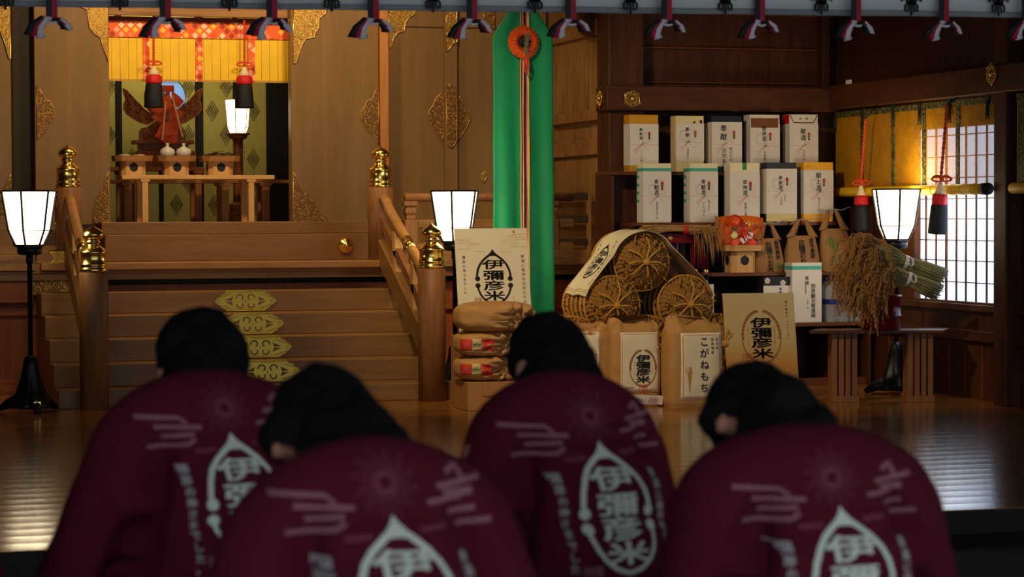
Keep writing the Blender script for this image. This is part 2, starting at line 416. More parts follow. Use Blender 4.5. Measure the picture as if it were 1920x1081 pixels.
def frame(mb, u0, u1, v0, v1, w, to3, n=14):
    """thin printed border, finely divided so it follows its surface"""
    c = [(u0, v0), (u1, v0), (u1, v1), (u0, v1)]; P = []
    for i in range(4):
        (x0, y0), (x1, y1) = c[i], c[(i+1) % 4]; P += [(x0+(x1-x0)*k/n, y0+(y1-y0)*k/n) for k in range(n)]
    ribbon(mb, P, w, to3, True)
def arc(cx, cy, rx, ry, a0, a1, n=14): return [(cx+rx*math.cos(math.radians(a0+(a1-a0)*i/n)), cy+ry*math.sin(math.radians(a0+(a1-a0)*i/n))) for i in range(n+1)]

# ------------------------------------------------------------------ pierced metal scrollwork
def inside(p, P):
    c = False; n = len(P)
    for i in range(n):
        (x1, y1), (x2, y2) = P[i], P[(i+1) % n]
        if (y1 > p[1]) != (y2 > p[1]) and p[0] < (x2-x1)*(p[1]-y1)/(y2-y1)+x1: c = not c
    return c
def edgedist(p, P):
    d = 1e9; q = V(p)
    for i in range(len(P)):
        a = V(P[i]); b = V(P[(i+1) % len(P)]); ab = b-a; t = max(0, min(1, (q-a).dot(ab)/max(ab.length_squared, 1e-12)))
        d = min(d, (q-a-ab*t).length)
    return d
def scrollwork(outline, to3, rmin, rmax, seed=1, tries=500):
    """fills a 2D outline with packed spirals; returns list of polylines"""
    rnd = random.Random(seed); xs = [p[0] for p in outline]; ys = [p[1] for p in outline]; C = []
    for t in range(tries):
        p = (rnd.uniform(min(xs), max(xs)), rnd.uniform(min(ys), max(ys)))
        if not inside(p, outline): continue
        r = min(edgedist(p, outline)*.95, rmax)
        for (q, s) in C: r = min(r, math.hypot(p[0]-q[0], p[1]-q[1])-s)
        if r > rmin: C.append((p, r))
    out = []
    for (p, r) in C:
        a0 = rnd.uniform(0, 2*PI); sg = rnd.choice((1, -1)); n = 12
        out.append([(p[0]+r*(1-.75*i/n)*math.cos(a0+sg*i/n*8.2), p[1]+r*(1-.75*i/n)*math.sin(a0+sg*i/n*8.2)) for i in range(n+1)])
    return out
def fitting(name, parent, pts, to3f, thick, mats, rmin, rmax, wire, seed=1):
    """gilt metal mount: plate, raised rim and packed scrolls, all one pierced piece"""
    mb = MB(); base = [to3f(u, v, thick*.5) for (u, v) in pts]
    back = [to3f(u, v, 0) for (u, v) in pts]; n = len(pts)
    mb.m = 1
    mb.add(base+back, [tuple(range(n)), tuple(range(2*n-1, n-1, -1))]+[(i, n+i, n+(i+1) % n, (i+1) % n) for i in range(n)], False)
    mb.m = 0
    mb.tube([to3f(u, v, thick*.6) for (u, v) in pts+pts[:1]], wire*1.1, 5)
    for line in scrollwork(pts, None, rmin, rmax, seed):
        mb.tube([to3f(u, v, thick*.6) for (u, v) in line], [wire*(1-.4*i/len(line)) for i in range(len(line))], 5)
    return mb.build(name, mats, parent)

# ================================================================== THE SETTING
def struct(name, mb, mat, parent=None, bevel=0.0, label=None):
    o = mb.build(name, mat, parent, loc=(0, 0, 0) if parent is None else None, bevel=bevel)
    if parent is None: o['kind'] = 'structure'
    return o
def floor_mat():
    m, nt, b, N, L = newmat('polished_floor_planks')
    tc = N.new('ShaderNodeTexCoord'); sp = N.new('ShaderNodeSeparateXYZ'); L.new(tc.outputs['Object'], sp.inputs[0])
    dv = N.new('ShaderNodeMath'); dv.operation = 'DIVIDE'; dv.inputs[1].default_value = .21; L.new(sp.outputs[1], dv.inputs[0])
    fl = N.new('ShaderNodeMath'); fl.operation = 'FLOOR'; L.new(dv.outputs[0], fl.inputs[0])
    fr = N.new('ShaderNodeMath'); fr.operation = 'FRACT'; L.new(dv.outputs[0], fr.inputs[0])
    wn = N.new('ShaderNodeTexWhiteNoise'); wn.noise_dimensions = '1D'; L.new(fl.outputs[0], wn.inputs['W'])
    mp = N.new('ShaderNodeMapping'); mp.inputs['Scale'].default_value = (.5, 7, 1); L.new(tc.outputs['Object'], mp.inputs[0])
    ns = N.new('ShaderNodeTexNoise'); ns.inputs['Scale'].default_value = 5; ns.inputs['Detail'].default_value = 6; L.new(mp.outputs[0], ns.inputs['Vector'])
    ad = N.new('ShaderNodeMath'); ad.operation = 'MULTIPLY_ADD'; ad.inputs[1].default_value = .45; L.new(wn.outputs['Value'], ad.inputs[0]); L.new(ns.outputs['Fac'], ad.inputs[2])
    cr = N.new('ShaderNodeValToRGB'); cr.color_ramp.elements[0].position = .35; cr.color_ramp.elements[1].position = 1.0
    cr.color_ramp.elements[0].color = srgb(116, 70, 26); cr.color_ramp.elements[1].color = srgb(168, 112, 46)
    L.new(ad.outputs[0], cr.inputs[0])
    # joint: dark seam between planks
    ls = N.new('ShaderNodeMath'); ls.operation = 'LESS_THAN'; ls.inputs[1].default_value = .02; L.new(fr.outputs[0], ls.inputs[0])
    mx = N.new('ShaderNodeMix'); mx.data_type = 'RGBA'; mx.inputs[7].default_value = srgb(50, 30, 14); L.new(ls.outputs[0], mx.inputs[0]); L.new(cr.outputs[0], mx.inputs[6])
    L.new(mx.outputs[2], b.inputs['Base Color'])
    # slightly cupped boards
    s2 = N.new('ShaderNodeMath'); s2.operation = 'SUBTRACT'; s2.inputs[1].default_value = .5; L.new(fr.outputs[0], s2.inputs[0])
    pw = N.new('ShaderNodeMath'); pw.operation = 'POWER'; pw.inputs[1].default_value = 2; L.new(s2.outputs[0], pw.inputs[0])
    mm = N.new('ShaderNodeMath'); mm.operation = 'MULTIPLY_ADD'; mm.inputs[1].default_value = .25; L.new(ns.outputs['Fac'], mm.inputs[0]); L.new(pw.outputs[0], mm.inputs[2])
    bp = N.new('ShaderNodeBump'); bp.inputs['Strength'].default_value = .3; bp.inputs['Distance'].default_value = .012; L.new(mm.outputs[0], bp.inputs['Height'])
    L.new(bp.outputs[0], b.inputs['Normal'])
    rr = N.new('ShaderNodeMapRange'); rr.inputs[3].default_value = .10; rr.inputs[4].default_value = .20; L.new(ns.outputs['Fac'], rr.inputs[0]); L.new(rr.outputs[0], b.inputs['Roughness'])
    b.inputs['Specular IOR Level'].default_value = 1.0
    return m
MT['floor'] = floor_mat()
GZ = -0.10
struct('floor', MB().bx(-3.5, 10.5, 9.25, 21, -.10, 0), MT['floor'])
struct('floor_hall', MB().bx(-3.5, 10.5, -3, 9.25, -.2, GZ), plain('dark_stone_floor', srgb(28, 25, 20), .8, 0, .2, 3))
struct('trim_25', MB().bx(-3.5, 10.5, 9.23, 9.25, -.10, -.004), plain('black_stage_edge', (.006, .005, .004, 1), .7))
struct('ceiling', MB().bx(-3.5, 10.5, -1.0, 21, 4.2, 4.35), MT['dark_x'])
struct('wall_left', MB().bx(-3.6, -3.5, 1.5, 21, -.2, 4.2), MT['dark'])
struct('wall_hall_right', MB().bx(10.5, 10.6, 1.5, 21, -.2, 4.2), MT['dark'])

# sanctuary front, plane Y = 18.4, with the opening of the inner shrine
YB = 18.4
xo0, xo1 = atY(205, 200, YB).x, atY(547, 200, YB).x
zs, zt = 1.23, 2.84
w = MB()
w.bx(-3.5, xo0, YB, YB+.12, 0, 4.2); w.bx(xo1, 5.87, YB, YB+.12, 0, 4.2)
w.bx(xo0, xo1, YB, YB+.12, 0, zs-.02); w.bx(xo0, xo1, YB, YB+.12, zt, 4.2)
struct('wall_back', w, MT['door'])
# inner shrine box behind the opening
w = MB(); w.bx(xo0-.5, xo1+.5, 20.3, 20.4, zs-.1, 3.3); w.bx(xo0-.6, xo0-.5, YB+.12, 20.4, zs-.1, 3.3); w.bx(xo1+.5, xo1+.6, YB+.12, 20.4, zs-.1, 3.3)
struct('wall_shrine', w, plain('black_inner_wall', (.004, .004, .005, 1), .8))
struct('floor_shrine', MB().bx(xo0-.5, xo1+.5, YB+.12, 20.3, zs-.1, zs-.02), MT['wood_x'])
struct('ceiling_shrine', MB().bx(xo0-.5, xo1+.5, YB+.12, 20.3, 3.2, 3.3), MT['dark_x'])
# sill steps below the opening: two broad boards
xs0, xs1 = atY(196, 430, 17.95).x, atY(712, 430, 17.95).x
struct('trim_1', MB().bx(xs0, xs1, 18.13, YB, zs-.10, zs-.005), MT['step'], bevel=.006)
struct('trim_2', MB().bx(xs0, xs1+.02, 17.93, YB, .93, zs-.10), MT['step'], bevel=.006)
# lintel board over the opening and jambs
struct('trim_3', MB().bx(xo0-.02, xo1+.02, YB-.05, YB, 2.795, 2.90), MT['wood_x'], bevel=.004)
xj0, xj1 = atY(711, 200, 18.28).x, atY(727, 200, 18.28).x
struct('trim_4', MB().bx(xj0, xj1, 18.24, YB, .93, 4.2), wood('jamb_wood', srgb(170, 108, 52), srgb(204, 138, 76), .5, 'Z'), bevel=.004)
xa0, xa1 = atY(835, 200, 18.3).x, atY(858, 200, 18.3).x
batten = struct('trim_5', MB().bx(xa0, xa1, 18.3, YB, .93, 4.2), MT['door'], bevel=.004)
# dark board painted as the shaded gap between two far left door leaves
xr0, xr1 = atY(24, 200, 18.36).x, atY(66, 200, 18.36).x
struct('trim_6', MB().bx(xr0, xr1, 18.36, YB, .93, 4.2), plain('recess_shade', srgb(46, 34, 22), .7))
struct('trim_7', MB().bx(atY(727, 30, 18.37).x, atY(1040, 30, 18.37).x, 18.36, YB, 2.74, 2.752), MT['dark_x'])

def toY(Y): return lambda px, py, e=0.0: atY(px, py, Y-e)
def door(num, px0, px1, zb, ztp, Y, label):
    x0, x1 = atY(px0, 300, Y).x, atY(px1, 300, Y).x
    d = thing('door_%d' % num, (x0, Y, zb), label, 'door', kind='structure')
    m = MB(); m.bx(x0, x1, Y, YB-.005, zb, ztp); m.build('leaf', MT['door'], d, bevel=.006)
    m = MB()
    for fx in (.12, .5, .86): m.bx(x0+(x1-x0)*fx-.001, x0+(x1-x0)*fx+.001, Y-.0012, Y+.01, zb+.01, ztp-.01)
    m.build('board_joint', MT['wood'], d)
    return d
GI = [MT['gilt'], MT['gilt_base']]; BZ = [MT['bronze'], MT['bronze_base']]
d1 = door(1, 66, 206, 1.205, 3.3, 18.27, 'opened left shrine door leaf with gilt corner mounts')
d2 = door(2, 547, 711, 1.215, 3.3, 18.27, 'opened right shrine door leaf with gilt corner mounts')
F = toY(18.268)
fitting('corner_mount', d2, [(550, 2), (612, 2), (610, 26), (598, 34), (598, 50), (591, 62), (590, 70), (574, 72), (566, 84), (561, 100), (555, 118), (550, 119)], F, .012, GI, 2.2, 8, .0035, 3)
fitting('corner_mount', d2, [(550, 322), (556, 333), (560, 350), (571, 361), (580, 366), (588, 370), (591, 386), (602, 400), (613, 408), (616, 417), (550, 417)], F, .012, BZ, 2.2, 8, .003, 4)
fitting('edge_mount', d2, [(710, 163), (703, 172), (699, 184), (688, 190), (683, 201), (675, 210), (675, 221), (682, 230), (687, 242), (698, 250), (703, 260), (710, 270)], F, .012, BZ, 2, 7, .003, 5)
fitting('corner_mount', d1, [(203, 2), (148, 2), (150, 12), (164, 18), (165, 34), (168, 52), (178, 64), (188, 70), (192, 86), (198, 100), (203, 116)], F, .012, [MT['bronze'], MT['gilt_base']], 2.2, 8, .003, 6)
fitting('corner_mount', d1, [(203, 322), (198, 335), (194, 352), (186, 362), (180, 376), (176, 392), (174, 418), (203, 418)], F, .012, BZ, 2.2, 8, .003, 7)
fitting('edge_mount', d1, [(69, 160), (78, 172), (84, 184), (94, 190), (102, 206), (102, 220), (94, 230), (86, 246), (78, 254), (70, 262)], F, .012, BZ, 2, 7, .003, 8)
# closed leaves beyond: far left and right of the jamb
d3 = door(3, -140, 22, .95, 3.3, 18.27, 'shrine door leaf at the far left edge with gilt corner mount')
fitting('corner_mount', d3, [(20, 4), (-30, 4), (-28, 14), (-10, 20), (-6, 40), (2, 62), (10, 84), (16, 108), (20, 110)], F, .012, GI, 2.2, 8, .0035, 9)
fitting('corner_mount', d3, [(21, 325), (16, 335), (12, 348), (-10, 360), (-20, 400), (21, 400)], F, .012, BZ, 2.2, 7, .003, 10)
d4 = thing('door_4', (xj1, 18.38, .95), 'closed shrine door panel in shade right of the jamb', 'door', kind='structure')
MB().bx(xj1, xa0, 18.36, YB-.005, .95, 3.3).build('leaf', MT['door'], d4)
F4 = toY(18.355)
fitting('corner_mount', d4, [(729, 2), (782, 2), (776, 28), (766, 34), (760, 42), (758, 58), (745, 62), (738, 70), (733, 90), (729, 92)], F4, .01, GI, 2, 7, .0032, 11)
fitting('edge_mount', d4, [(835, 166), (826, 176), (817, 184), (813, 196), (804, 208), (802, 222), (808, 234), (816, 246), (823, 258), (832, 270), (835, 276)], F4, .01, BZ, 2, 7, .003, 12)
d5 = thing('door_5', (xa1, 18.38, .95), 'closed shrine door panel in shade beside the green banner', 'door', kind='structure')
MB().bx(xa1, 5.8, 18.36, YB-.005, .95, 3.3).build('leaf', MT['door'], d5)
fitting('edge_mount', d5, [(858, 176), (866, 190), (873, 200), (880, 212), (882, 222), (876, 236), (868, 250), (858, 268)], F4, .01, BZ, 2, 7, .003, 13)
fitting('corner_mount', d5, [(905, 20), (928, 20), (928, 56), (922, 54), (916, 44), (908, 36)], F4, .01, BZ, 2, 6, .003, 14)
fitting('nail_cover', d5, [(907, 320), (911, 326), (913, 332), (909, 338), (907, 343), (904, 338), (901, 331), (904, 326)], F4, .012, [MT['gilt'], MT['gilt_base']], 1.5, 5, .002, 15)
F5 = toY(18.295)
fitting('top_mount', batten, [(837, 2), (857, 2), (857, 78), (848, 84), (842, 92), (837, 97)], F5, .01, GI, 2, 8, .0035, 16)
fitting('middle_mount', batten, [(837, 160), (846, 158), (854, 164), (857, 176), (857, 262), (851, 272), (845, 278), (838, 270)], F5, .01, BZ, 2, 8, .003, 17)

# veranda deck and its skirt
XL0, XL1 = atY(112, 727, 15.87).x, atY(858, 705, 15.87).x     # stair width
struct('floor_veranda', MB().bx(-3.5, 5.86, 17.3, YB, .86, .93), MT['wood_x'], bevel=.006)
struct('trim_8', MB().bx(-3.5, 5.86, 17.32, 17.46, .815, .86), MT['step'])
sk = MB(); sk.bx(-3.5, 5.86, 17.5, 17.6, 0, .77)
struct('wall_veranda_skirt', sk, MT['red'])
sk = MB(); sk.bx(-3.5, 5.86, 17.44, 17.5, 0, .10); sk.bx(-3.5, 5.86, 17.44, 17.5, .56, .60)
for px in (-60, 92, 880, 960): x = atY(px, 650, 17.45).x; sk.bx(x-.06, x+.06, 17.44, 17.5, .1, .77)
struct('baseboard_veranda', sk, MT['red_x'], bevel=.005)
sk = MB(); sk.bx(-3.5, XL0-.02, 17.38, 17.44, .655, .815)
b9 = struct('trim_9', sk, MT['red_x'], bevel=.005)
fitting('scroll_mount', b9, [(58, 522), (70, 519), (135, 519), (135, 550), (130, 553), (70, 553), (60, 550), (57, 542), (60, 536)], toY(17.378), .012, [MT['gilt'], MT['bronze_base']], 2.5, 10, .0038, 21)
sk = MB(); sk.bx(-3.5, XL0-.02, 17.24, 17.3, .885, 1.0)
b10 = struct('trim_10', sk, MT['wood_x'], bevel=.005)
fitting('scroll_mount', b10, [(92, 470), (134, 469), (134, 496), (93, 498), (97, 492), (103, 484), (98, 477)], toY(17.238), .012, [MT['gilt'], MT['gilt_base']], 2.2, 7, .0034, 22)
sk = MB(); sk.bx(XL1+.02, 5.8, 17.24, 17.3, .885, 1.0)
struct('trim_11', sk, MT['wood_x'], bevel=.005)

# side wall of the shrine (faces left), alcove wall behind the shelves, right wall
XS, YA, XR = 5.87, 17.0, 7.72
w = MB(); w.bx(XS, XS+.1, YA, YB+.1, 0, 4.2)
struct('wall_side', w, MT['wood'])
w = MB()
w.bx(XS-.05, XS, YA+.1, YB-.01, 2.62, 2.74); w.bx(XS-.05, XS, YA+.1, YB-.01, 1.98, 2.06); w.bx(XS-.05, XS, YA+.1, YB-.01, 1.72, 1.84)
struct('trim_12', w, MT['wood_x'], bevel=.004)
w = MB(); n = 9
for i in range(n):
    y0 = YA+.16+(YB-YA-.3)*i/n; y1 = YA+.16+(YB-YA-.3)*(i+1)/n
    w.prism([(XS-.010, y0, 2.06), (XS-.028, y1-.004, 2.06), (XS, y1-.004, 2.06), (XS, y0, 2.06)], (0, 0, .56))
struct('trim_13', w, MT['wood'])
w = MB(); w.bx(XS-.03, XS, YB-.09, YB-.01, .93, 2.62); w.bx(XS-.02, XS, YA+.2, YB-.1, .93, 1.70)
struct('trim_14', w, MT['wood'])
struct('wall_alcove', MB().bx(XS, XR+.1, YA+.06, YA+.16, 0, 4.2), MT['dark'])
# big pillar, tie beam with hexagonal nail covers, thin corner post
xp0, xp1 = atY(1141, 200, YA-.15).x, atY(1208, 200, YA-.15).x
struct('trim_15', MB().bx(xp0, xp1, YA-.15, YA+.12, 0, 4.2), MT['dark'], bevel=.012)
zb0, zb1 = atY(1300, 208, YA-.2).z, atY(1300, 162, YA-.2).z
bm = struct('trim_16', MB().bx(xp0-.03, XR, YA-.20, YA+.06, zb0, zb1), MT['dark_x'], bevel=.008)
xq0, xq1 = atY(1543, 150, YA-.05).x, atY(1556, 150, YA-.05).x
struct('trim_17', MB().bx(xq0, xq1, YA-.05, YA+.06, zb1, 4.2), MT['dark'], bevel=.004)
w = MB()
for i in range(5): w.bx(xp1, XR, YA+.03, YA+.06, zb1+.04+i*.26, zb1+.045+i*.26)
struct('trim_18', w, MT['red_x'])
def hexmount(name, parent, c, r, ax_u, ax_n):
    c = V(c); U_ = V(ax_u); Wv = V((0, 0, 1)); Nn = V(ax_n); m = MB()
    f = lambda u, v, e: c+U_*u+Wv*v+Nn*e
    pts = []
    for i in range(12):
        a = PI*i/6+PI/6; rr = r if i % 2 == 0 else r*.78; pts.append((rr*math.cos(a), rr*math.sin(a)))
    m.m = 1; m.add([f(u, v, .008) for u, v in pts]+[f(u, v, 0) for u, v in pts], [tuple(range(12)), tuple(range(23, 11, -1))]+[(i, 12+i, 12+(i+1) % 12, (i+1) % 12) for i in range(12)], False)
    m.m = 0; m.tube([f(u, v, .009) for u, v in pts+pts[:1]], .004, 5)
    for i in range(6):
        a = PI*i/3; m.tube([f(r*k*math.cos(a), r*k*math.sin(a), .011) for k in (.35, .9)], .004, 5)
        a += PI/6; m.tube([f(r*.62*math.cos(a)+r*.16*math.cos(t*PI/4), r*.62*math.sin(a)+r*.16*math.sin(t*PI/4), .011) for t in range(9)], .0035, 5)
    m.ball(f(0, 0, .008), (r*.26,)*3, 10, 8)
    return m.build(name, [MT['gilt'], MT['bronze_base']], parent)
c = atY(1185, 185, YA-.2); hexmount('nail_cover', bm, (c.x, YA-.2, c.z), .07, (1, 0, 0), (0, -1, 0))
c = atX(1133, 184, xp0-.03); hexmount('nail_cover', bm, (xp0-.03, YA-.05, c.z), .07, (0, -1, 0), (-1, 0, 0))

br_ = [(1084, -40), (1142, -40), (1142, 72), (1128, 72), (1118, 66), (1104, 66), (1094, 56), (1086, 40)]
m = MB(); P = [atY(x, y, 17.2) for x, y in br_]; m.prism(P, (0, .12, 0))
for cx_, cy_, r_ in ((1112, 34, 20), (1126, 58, 9)):
    m.tube([atY(cx_+r_*(1-.8*i/24)*math.cos(i*.75), cy_+r_*(1-.8*i/24)*math.sin(i*.75), 17.19) for i in range(25)], .006, 6)
struct('trim_26', m, MT['dark'])
# right wall with the lattice window
YP0 = atX(1862, 600, XR).y; YP1 = atX(1905, 600, XR).y
wy0, wy1 = atX(1862, 400, XR).y, atX(1717, 400, XR).y     # window opening along the wall
wz0, wz1 = atX(1790, 566, XR).z, atX(1790, 236, XR).z
w = MB()
w.bx(XR, XR+.1, 9.6, wy0-.25, 0, 4.2) ; w.bx(XR, XR+.1, wy1, YA+.1, 0, 4.2)
w.bx(XR, XR+.1, wy0-.25, wy1, 0, wz0); w.bx(XR, XR+.1, wy0-.25, wy1, wz1, 4.2)
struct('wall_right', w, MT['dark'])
w = MB(); py0 = atX(1903, 600, XR-.12).y; py1 = atX(1862, 600, XR-.12).y
struct('trim_19', MB().bx(XR-.12, XR, py1-.17, py1, 0, 4.2), MT['dark'], bevel=.008)
bR = struct('trim_20', MB().bx(XR-.16, XR, 11, YA-.2, 2.055, 2.235), MT['dark_y'], bevel=.006)
c = atX(1861, 138, XR-.16); hexmount('nail_cover', bR, c, .075, (0, 1, 0), (-1, 0, 0))
struct('trim_21', MB().bx(XR-.05, XR, 11, YA, wz0-.05, wz0-.005), MT['dark_y'], bevel=.004)
struct('trim_22', MB().bx(XR-.05, XR, 11, YA, .40, .47), MT['dark_y'], bevel=.004)
w = MB()
for i in range(16): w.bx(XR-.006, XR, 13.2+i*.24, 13.206+i*.24, .02, .40)
struct('baseboard_right', w, MT['red'])
# window: frame, lattice bars, paper
wn = thing('window_1', (XR, (wy0+wy1)/2, wz0), 'paper lattice window lit blue by daylight on the right wall', 'window', kind='structure')
MB().bx(XR+.035, XR+.045, wy0-.25, wy1, wz0, wz1).build('paper_pane', MT['pane'], wn)
m = MB(); t = .028
m.bx(XR-.02, XR+.03, wy1-.02, wy1+.03, wz0-.03, wz1+.03); m.bx(XR-.02, XR+.03, wy0-.28, wy0-.24, wz0-.03, wz1+.03)
m.bx(XR-.02, XR+.03, wy0-.25, wy1, wz0-.03, wz0+.01); m.bx(XR-.02, XR+.03, wy0-.25, wy1, wz1-.01, wz1+.03)
m.build('frame', MT['dark_y'], wn, bevel=.003)
m = MB()
pxs = [1717, 1737, 1756, 1775, 1794, 1812, 1831, 1851]
for k, px in enumerate(pxs):
    y = atX(px, 450, XR+.03).y; tk = .008 if k != 3 else .014
    m.bx(XR+.022, XR+.032, y-tk*.8, y+tk*.8, wz0, wz1)
for py in (253, 293, 333, 372, 410, 450, 488, 528): z = atX(1790, py, XR+.03).z; m.bx(XR+.024, XR+.033, wy0-.25, wy1, z-.0032, z+.0032)
m.build('lattice', MT['dark_y'], wn)
lamp('window_daylight', 'AREA', (XR+.0, (wy0+wy1)/2, (wz0+wz1)/2-.15), 5, (.62, .8, 1), .8, (XR-2, (wy0+wy1)/2, .4))

# ================================================================== STAIRCASE AND RAILINGS
st = thing('staircase', ((XL0+XL1)/2, 16.5, 0), 'broad wooden staircase with brass plates in its middle, leading up to the shrine', 'staircase')
TR, RS = .273, .1525
xplate = atY(460, 560, 17.05).x
def step_plate(step, Y, zt_, pxc):
    Wd, Hh = .225, RS-.012
    O = V((pxc, Y, zt_-Hh/2-.004))
    f = lambda u, v, e=0.0: O+V((u, -e, v))
    half = [(.135, Hh/2), (.15, Hh*.40), (.175, Hh*.34), (.185, Hh*.22), (.205, Hh*.16), (.226, 0.0)]
    q = half+[(x, -y) for x, y in half[-2::-1]]
    pts = q+[(-x, -y) for x, y in q]
    m = MB(); n = len(pts)
    m.add([f(u, v, .006) for u, v in pts]+[f(u, v, 0) for u, v in pts], [tuple(range(n-1, -1, -1)), tuple(range(n, 2*n))]+[(i, (i+1) % n, n+(i+1) % n, n+i) for i in range(n)], False)
    m.tube([f(u, v, .006) for u, v in pts+pts[:1]], .003, 5)
    m.bx(pxc-.135, pxc+.135, Y-.006, Y+.05, zt_, zt_+.004)
    m.m = 1
    t3 = lambda u, v: f(u, v, .0075)
    for sx in (1, -1):
        poly(m, [(sx*.085, .028), (sx*.155, .004), (sx*.155, -.004), (sx*.085, -.03)][::sx], t3) if False else None
        tri = [(sx*.088, .033), (sx*.150, .006), (sx*.100, .002)]
        poly(m, tri, t3); tri = [(sx*.088, -.033), (sx*.150, -.006), (sx*.100, -.002)]; poly(m, tri, t3)
        ribbon(m, arc(sx*.042, .026, .024, .020, 90-sx*110, 90+sx*150, 12), .010, t3)
        ribbon(m, arc(sx*.040, -.030, .022, .018, 270+sx*120, 270-sx*130, 12), .010, t3)
        for k in range(4):
            a = .12+k*.022; ribbon(m, arc(sx*a, .046-k*.007, .010, .006, 0, 200, 5), .004, t3); ribbon(m, arc(sx*a, -.046+k*.007, .010, .006, 180, 380, 5), .004, t3)
        ribbon(m, arc(sx*.195, 0, .012, .012, 30, 330, 8), .004, t3)
    for k in range(5): ribbon(m, [(-.04+k*.02-.006, .060), (-.04+k*.02+.006, .060)], .004, t3); ribbon(m, [(-.04+k*.02-.006, -.060), (-.04+k*.02+.006, -.060)], .004, t3)
    ribbon(m, [(0, -.008), (0, .008)], .006, t3)
    return m.build('brass_plate', [MT['plate'], MT['cut']], step)
for k in range(5):
    y0 = 15.955+TR*k; zt_ = RS*(k+1)-.03
    m = MB(); m.bx(XL0, XL1, y0, 17.38, zt_-RS if k else 0, zt_)
    s = m.build('step', MT['step'], st, bevel=.007)
    if k >= 1: step_plate(s, y0, zt_, xplate+.0)
# nosing strip on the deck edge above the stairs
m = MB(); m.bx(XL0+.02, XL1-.02, 17.22, 17.32, .885, .938); m.build('top_nosing', MT['tan'], st, bevel=.008)

def finial(m, c, r):
    pr = [(r*.99, 0), (r*1.04, .006), (r*1.04, .022), (r*.96, .028), (r*.96, .036), (r*1.0, .042), (r*1.0, .052), (r*.93, .058), (r*.93, .118), (r*.98, .124), (r*.98, .134),
          (r*.90, .140), (r*.80, .152), (r*.60, .166), (r*.46, .176), (r*.46, .186), (r*.56, .194), (r*.56, .200), (r*.44, .208), (r*.50, .214), (r*.70, .222), (r*.80, .236), (r*.80, .250), (r*.70, .266), (r*.48, .282), (r*.22, .292), (r*.10, .300), (.0005, .314)]
    m.lathe(pr, c, 28)
def railing(side, xn, label):
    rt = thing('stair_railing', (xn, 15.87, 0), label, 'railing', 'newel post railings of the staircase')
    r = .095
    zf, zr = .905, 1.475
    yf, yr = 15.86, 17.33
    p = MB().lathe([(r, 0), (r, zf-.01), (r-.01, zf)], (xn, yf, 0), 28).build('newel_post', MT['post'], rt)
    m = MB(); finial(m, (xn, yf, zf), .088); m.build('finial', MT['gold'], p)
    p = MB().lathe([(r, .93), (r, zr-.01), (r-.01, zr)], (xn, yr, 0), 28).build('newel_post', MT['post'], rt)
    m = MB(); finial(m, (xn, yr, zr), .085); m.build('finial', MT['gold'], p)
    # round hand rail: leaves the rear post, bends down, runs to the front post
    a = V((xn, yr-.05, 1.385)); pts = [a, a+V((0, -.08, .005)), a+V((0, -.16, -.03)), a+V((0, -.24, -.085))]
    b = V((xn, yf+.02, .80))
    for i in range(1, 9): pts.append(pts[3].lerp(b, i/8))
    m = MB(); m.tube(pts, .038, 14); hr = m.build('hand_rail', MT['tan'], rt)
    q = pts[3].lerp(b, .42); q2 = pts[3].lerp(b, .55)
    m = MB(); m.tube([q, q2], .0405, 14); m.build('gilt_band', MT['gold'], hr)
    m = MB()
    dz = V((0, 0, -.21)); m.beam(V((xn, yr-.08, 1.22)), V((xn, yf+.05, .57)), .05, .075); o1 = m.build('middle_rail', MT['post'], rt, bevel=.004)
    m = MB(); m.beam(V((xn, yr-.05, 1.02)), V((xn, yf+.05, .34)), .08, .16); m.build('stringer', MT['step'], rt, bevel=.004)
    for t in (.35, .7):
        m = MB(); y = yr+(yf-yr)*t; z = 1.22+(.57-1.22)*t; m.bx(xn-.025, xn+.025, y-.03, y+.03, z-.16, z+.03)
        m.bx(xn-.03, xn+.03, y-.04, y+.04, z+.02, z+.16); m.build('strut', MT['pale_z'], rt)
    return rt
XN0 = 1.893; XN1 = 4.185
railing(-1, XN0, 'railing on the left side of the stairs, two posts with gold onion finials')
railing(1, XN1, 'railing on the right side of the stairs, two posts with gold onion finials')

def balustrade(x0, x1, endx, label, sgn):
    rt = thing('balustrade', ((x0+x1)/2, 17.3, .93), label, 'balustrade', 'veranda balustrades')
    m = MB(); m.tube([(x0, 17.33, 1.40), (x1, 17.33, 1.40)], .032, 12); m.build('top_rail', MT['post'], rt)
    m = MB(); m.bx(x0, x1, 17.30, 17.36, 1.175, 1.235); mid = m.build('middle_rail', MT['wood_x'], rt, bevel=.004)
    m = MB(); m.bx(x0, x1, 17.29, 17.37, 1.0, 1.06); m.build('bottom_rail', MT['wood_x'], rt, bevel=.004)
    n = max(2, int(abs(x1-x0)/1.1))
    for i in range(n):
        x = endx+sgn*(.02+i*1.1)
        if not min(x0, x1)-.1 < x < max(x0, x1)+.1: break
        m = MB(); m.bx(x-.05, x+.05, 17.285, 17.375, .93, 1.235); m.bx(x-.035, x+.035, 17.29, 17.37, 1.235, 1.27)
        m.lathe([(.055, 1.27), (.062, 1.29), (.062, 1.31), (.048, 1.325), (.042, 1.335)], (x, 17.33, 0), 4, phase=PI/4, smooth=False); m.bx(x-.052, x+.052, 17.285, 17.375, 1.335, 1.372)
        m.build('baluster', MT['post'], rt, bevel=.006)
    return rt, mid
xb = atY(122, 400, 17.33).x
bl, mid = balustrade(-3.4, xb+.03, xb, 'veranda balustrade left of the stairs behind the white lantern', -1)
fitting('gilt_mount', mid, [(102, 417), (133, 416), (133, 431), (103, 432), (108, 425)], toY(17.298), .008, GI, 1.6, 5, .003, 31)
xb = atY(764, 400, 17.33).x
br, mid = balustrade(xb-.02, 5.68, xb, 'veranda balustrade right of the stairs behind the green banner', 1)
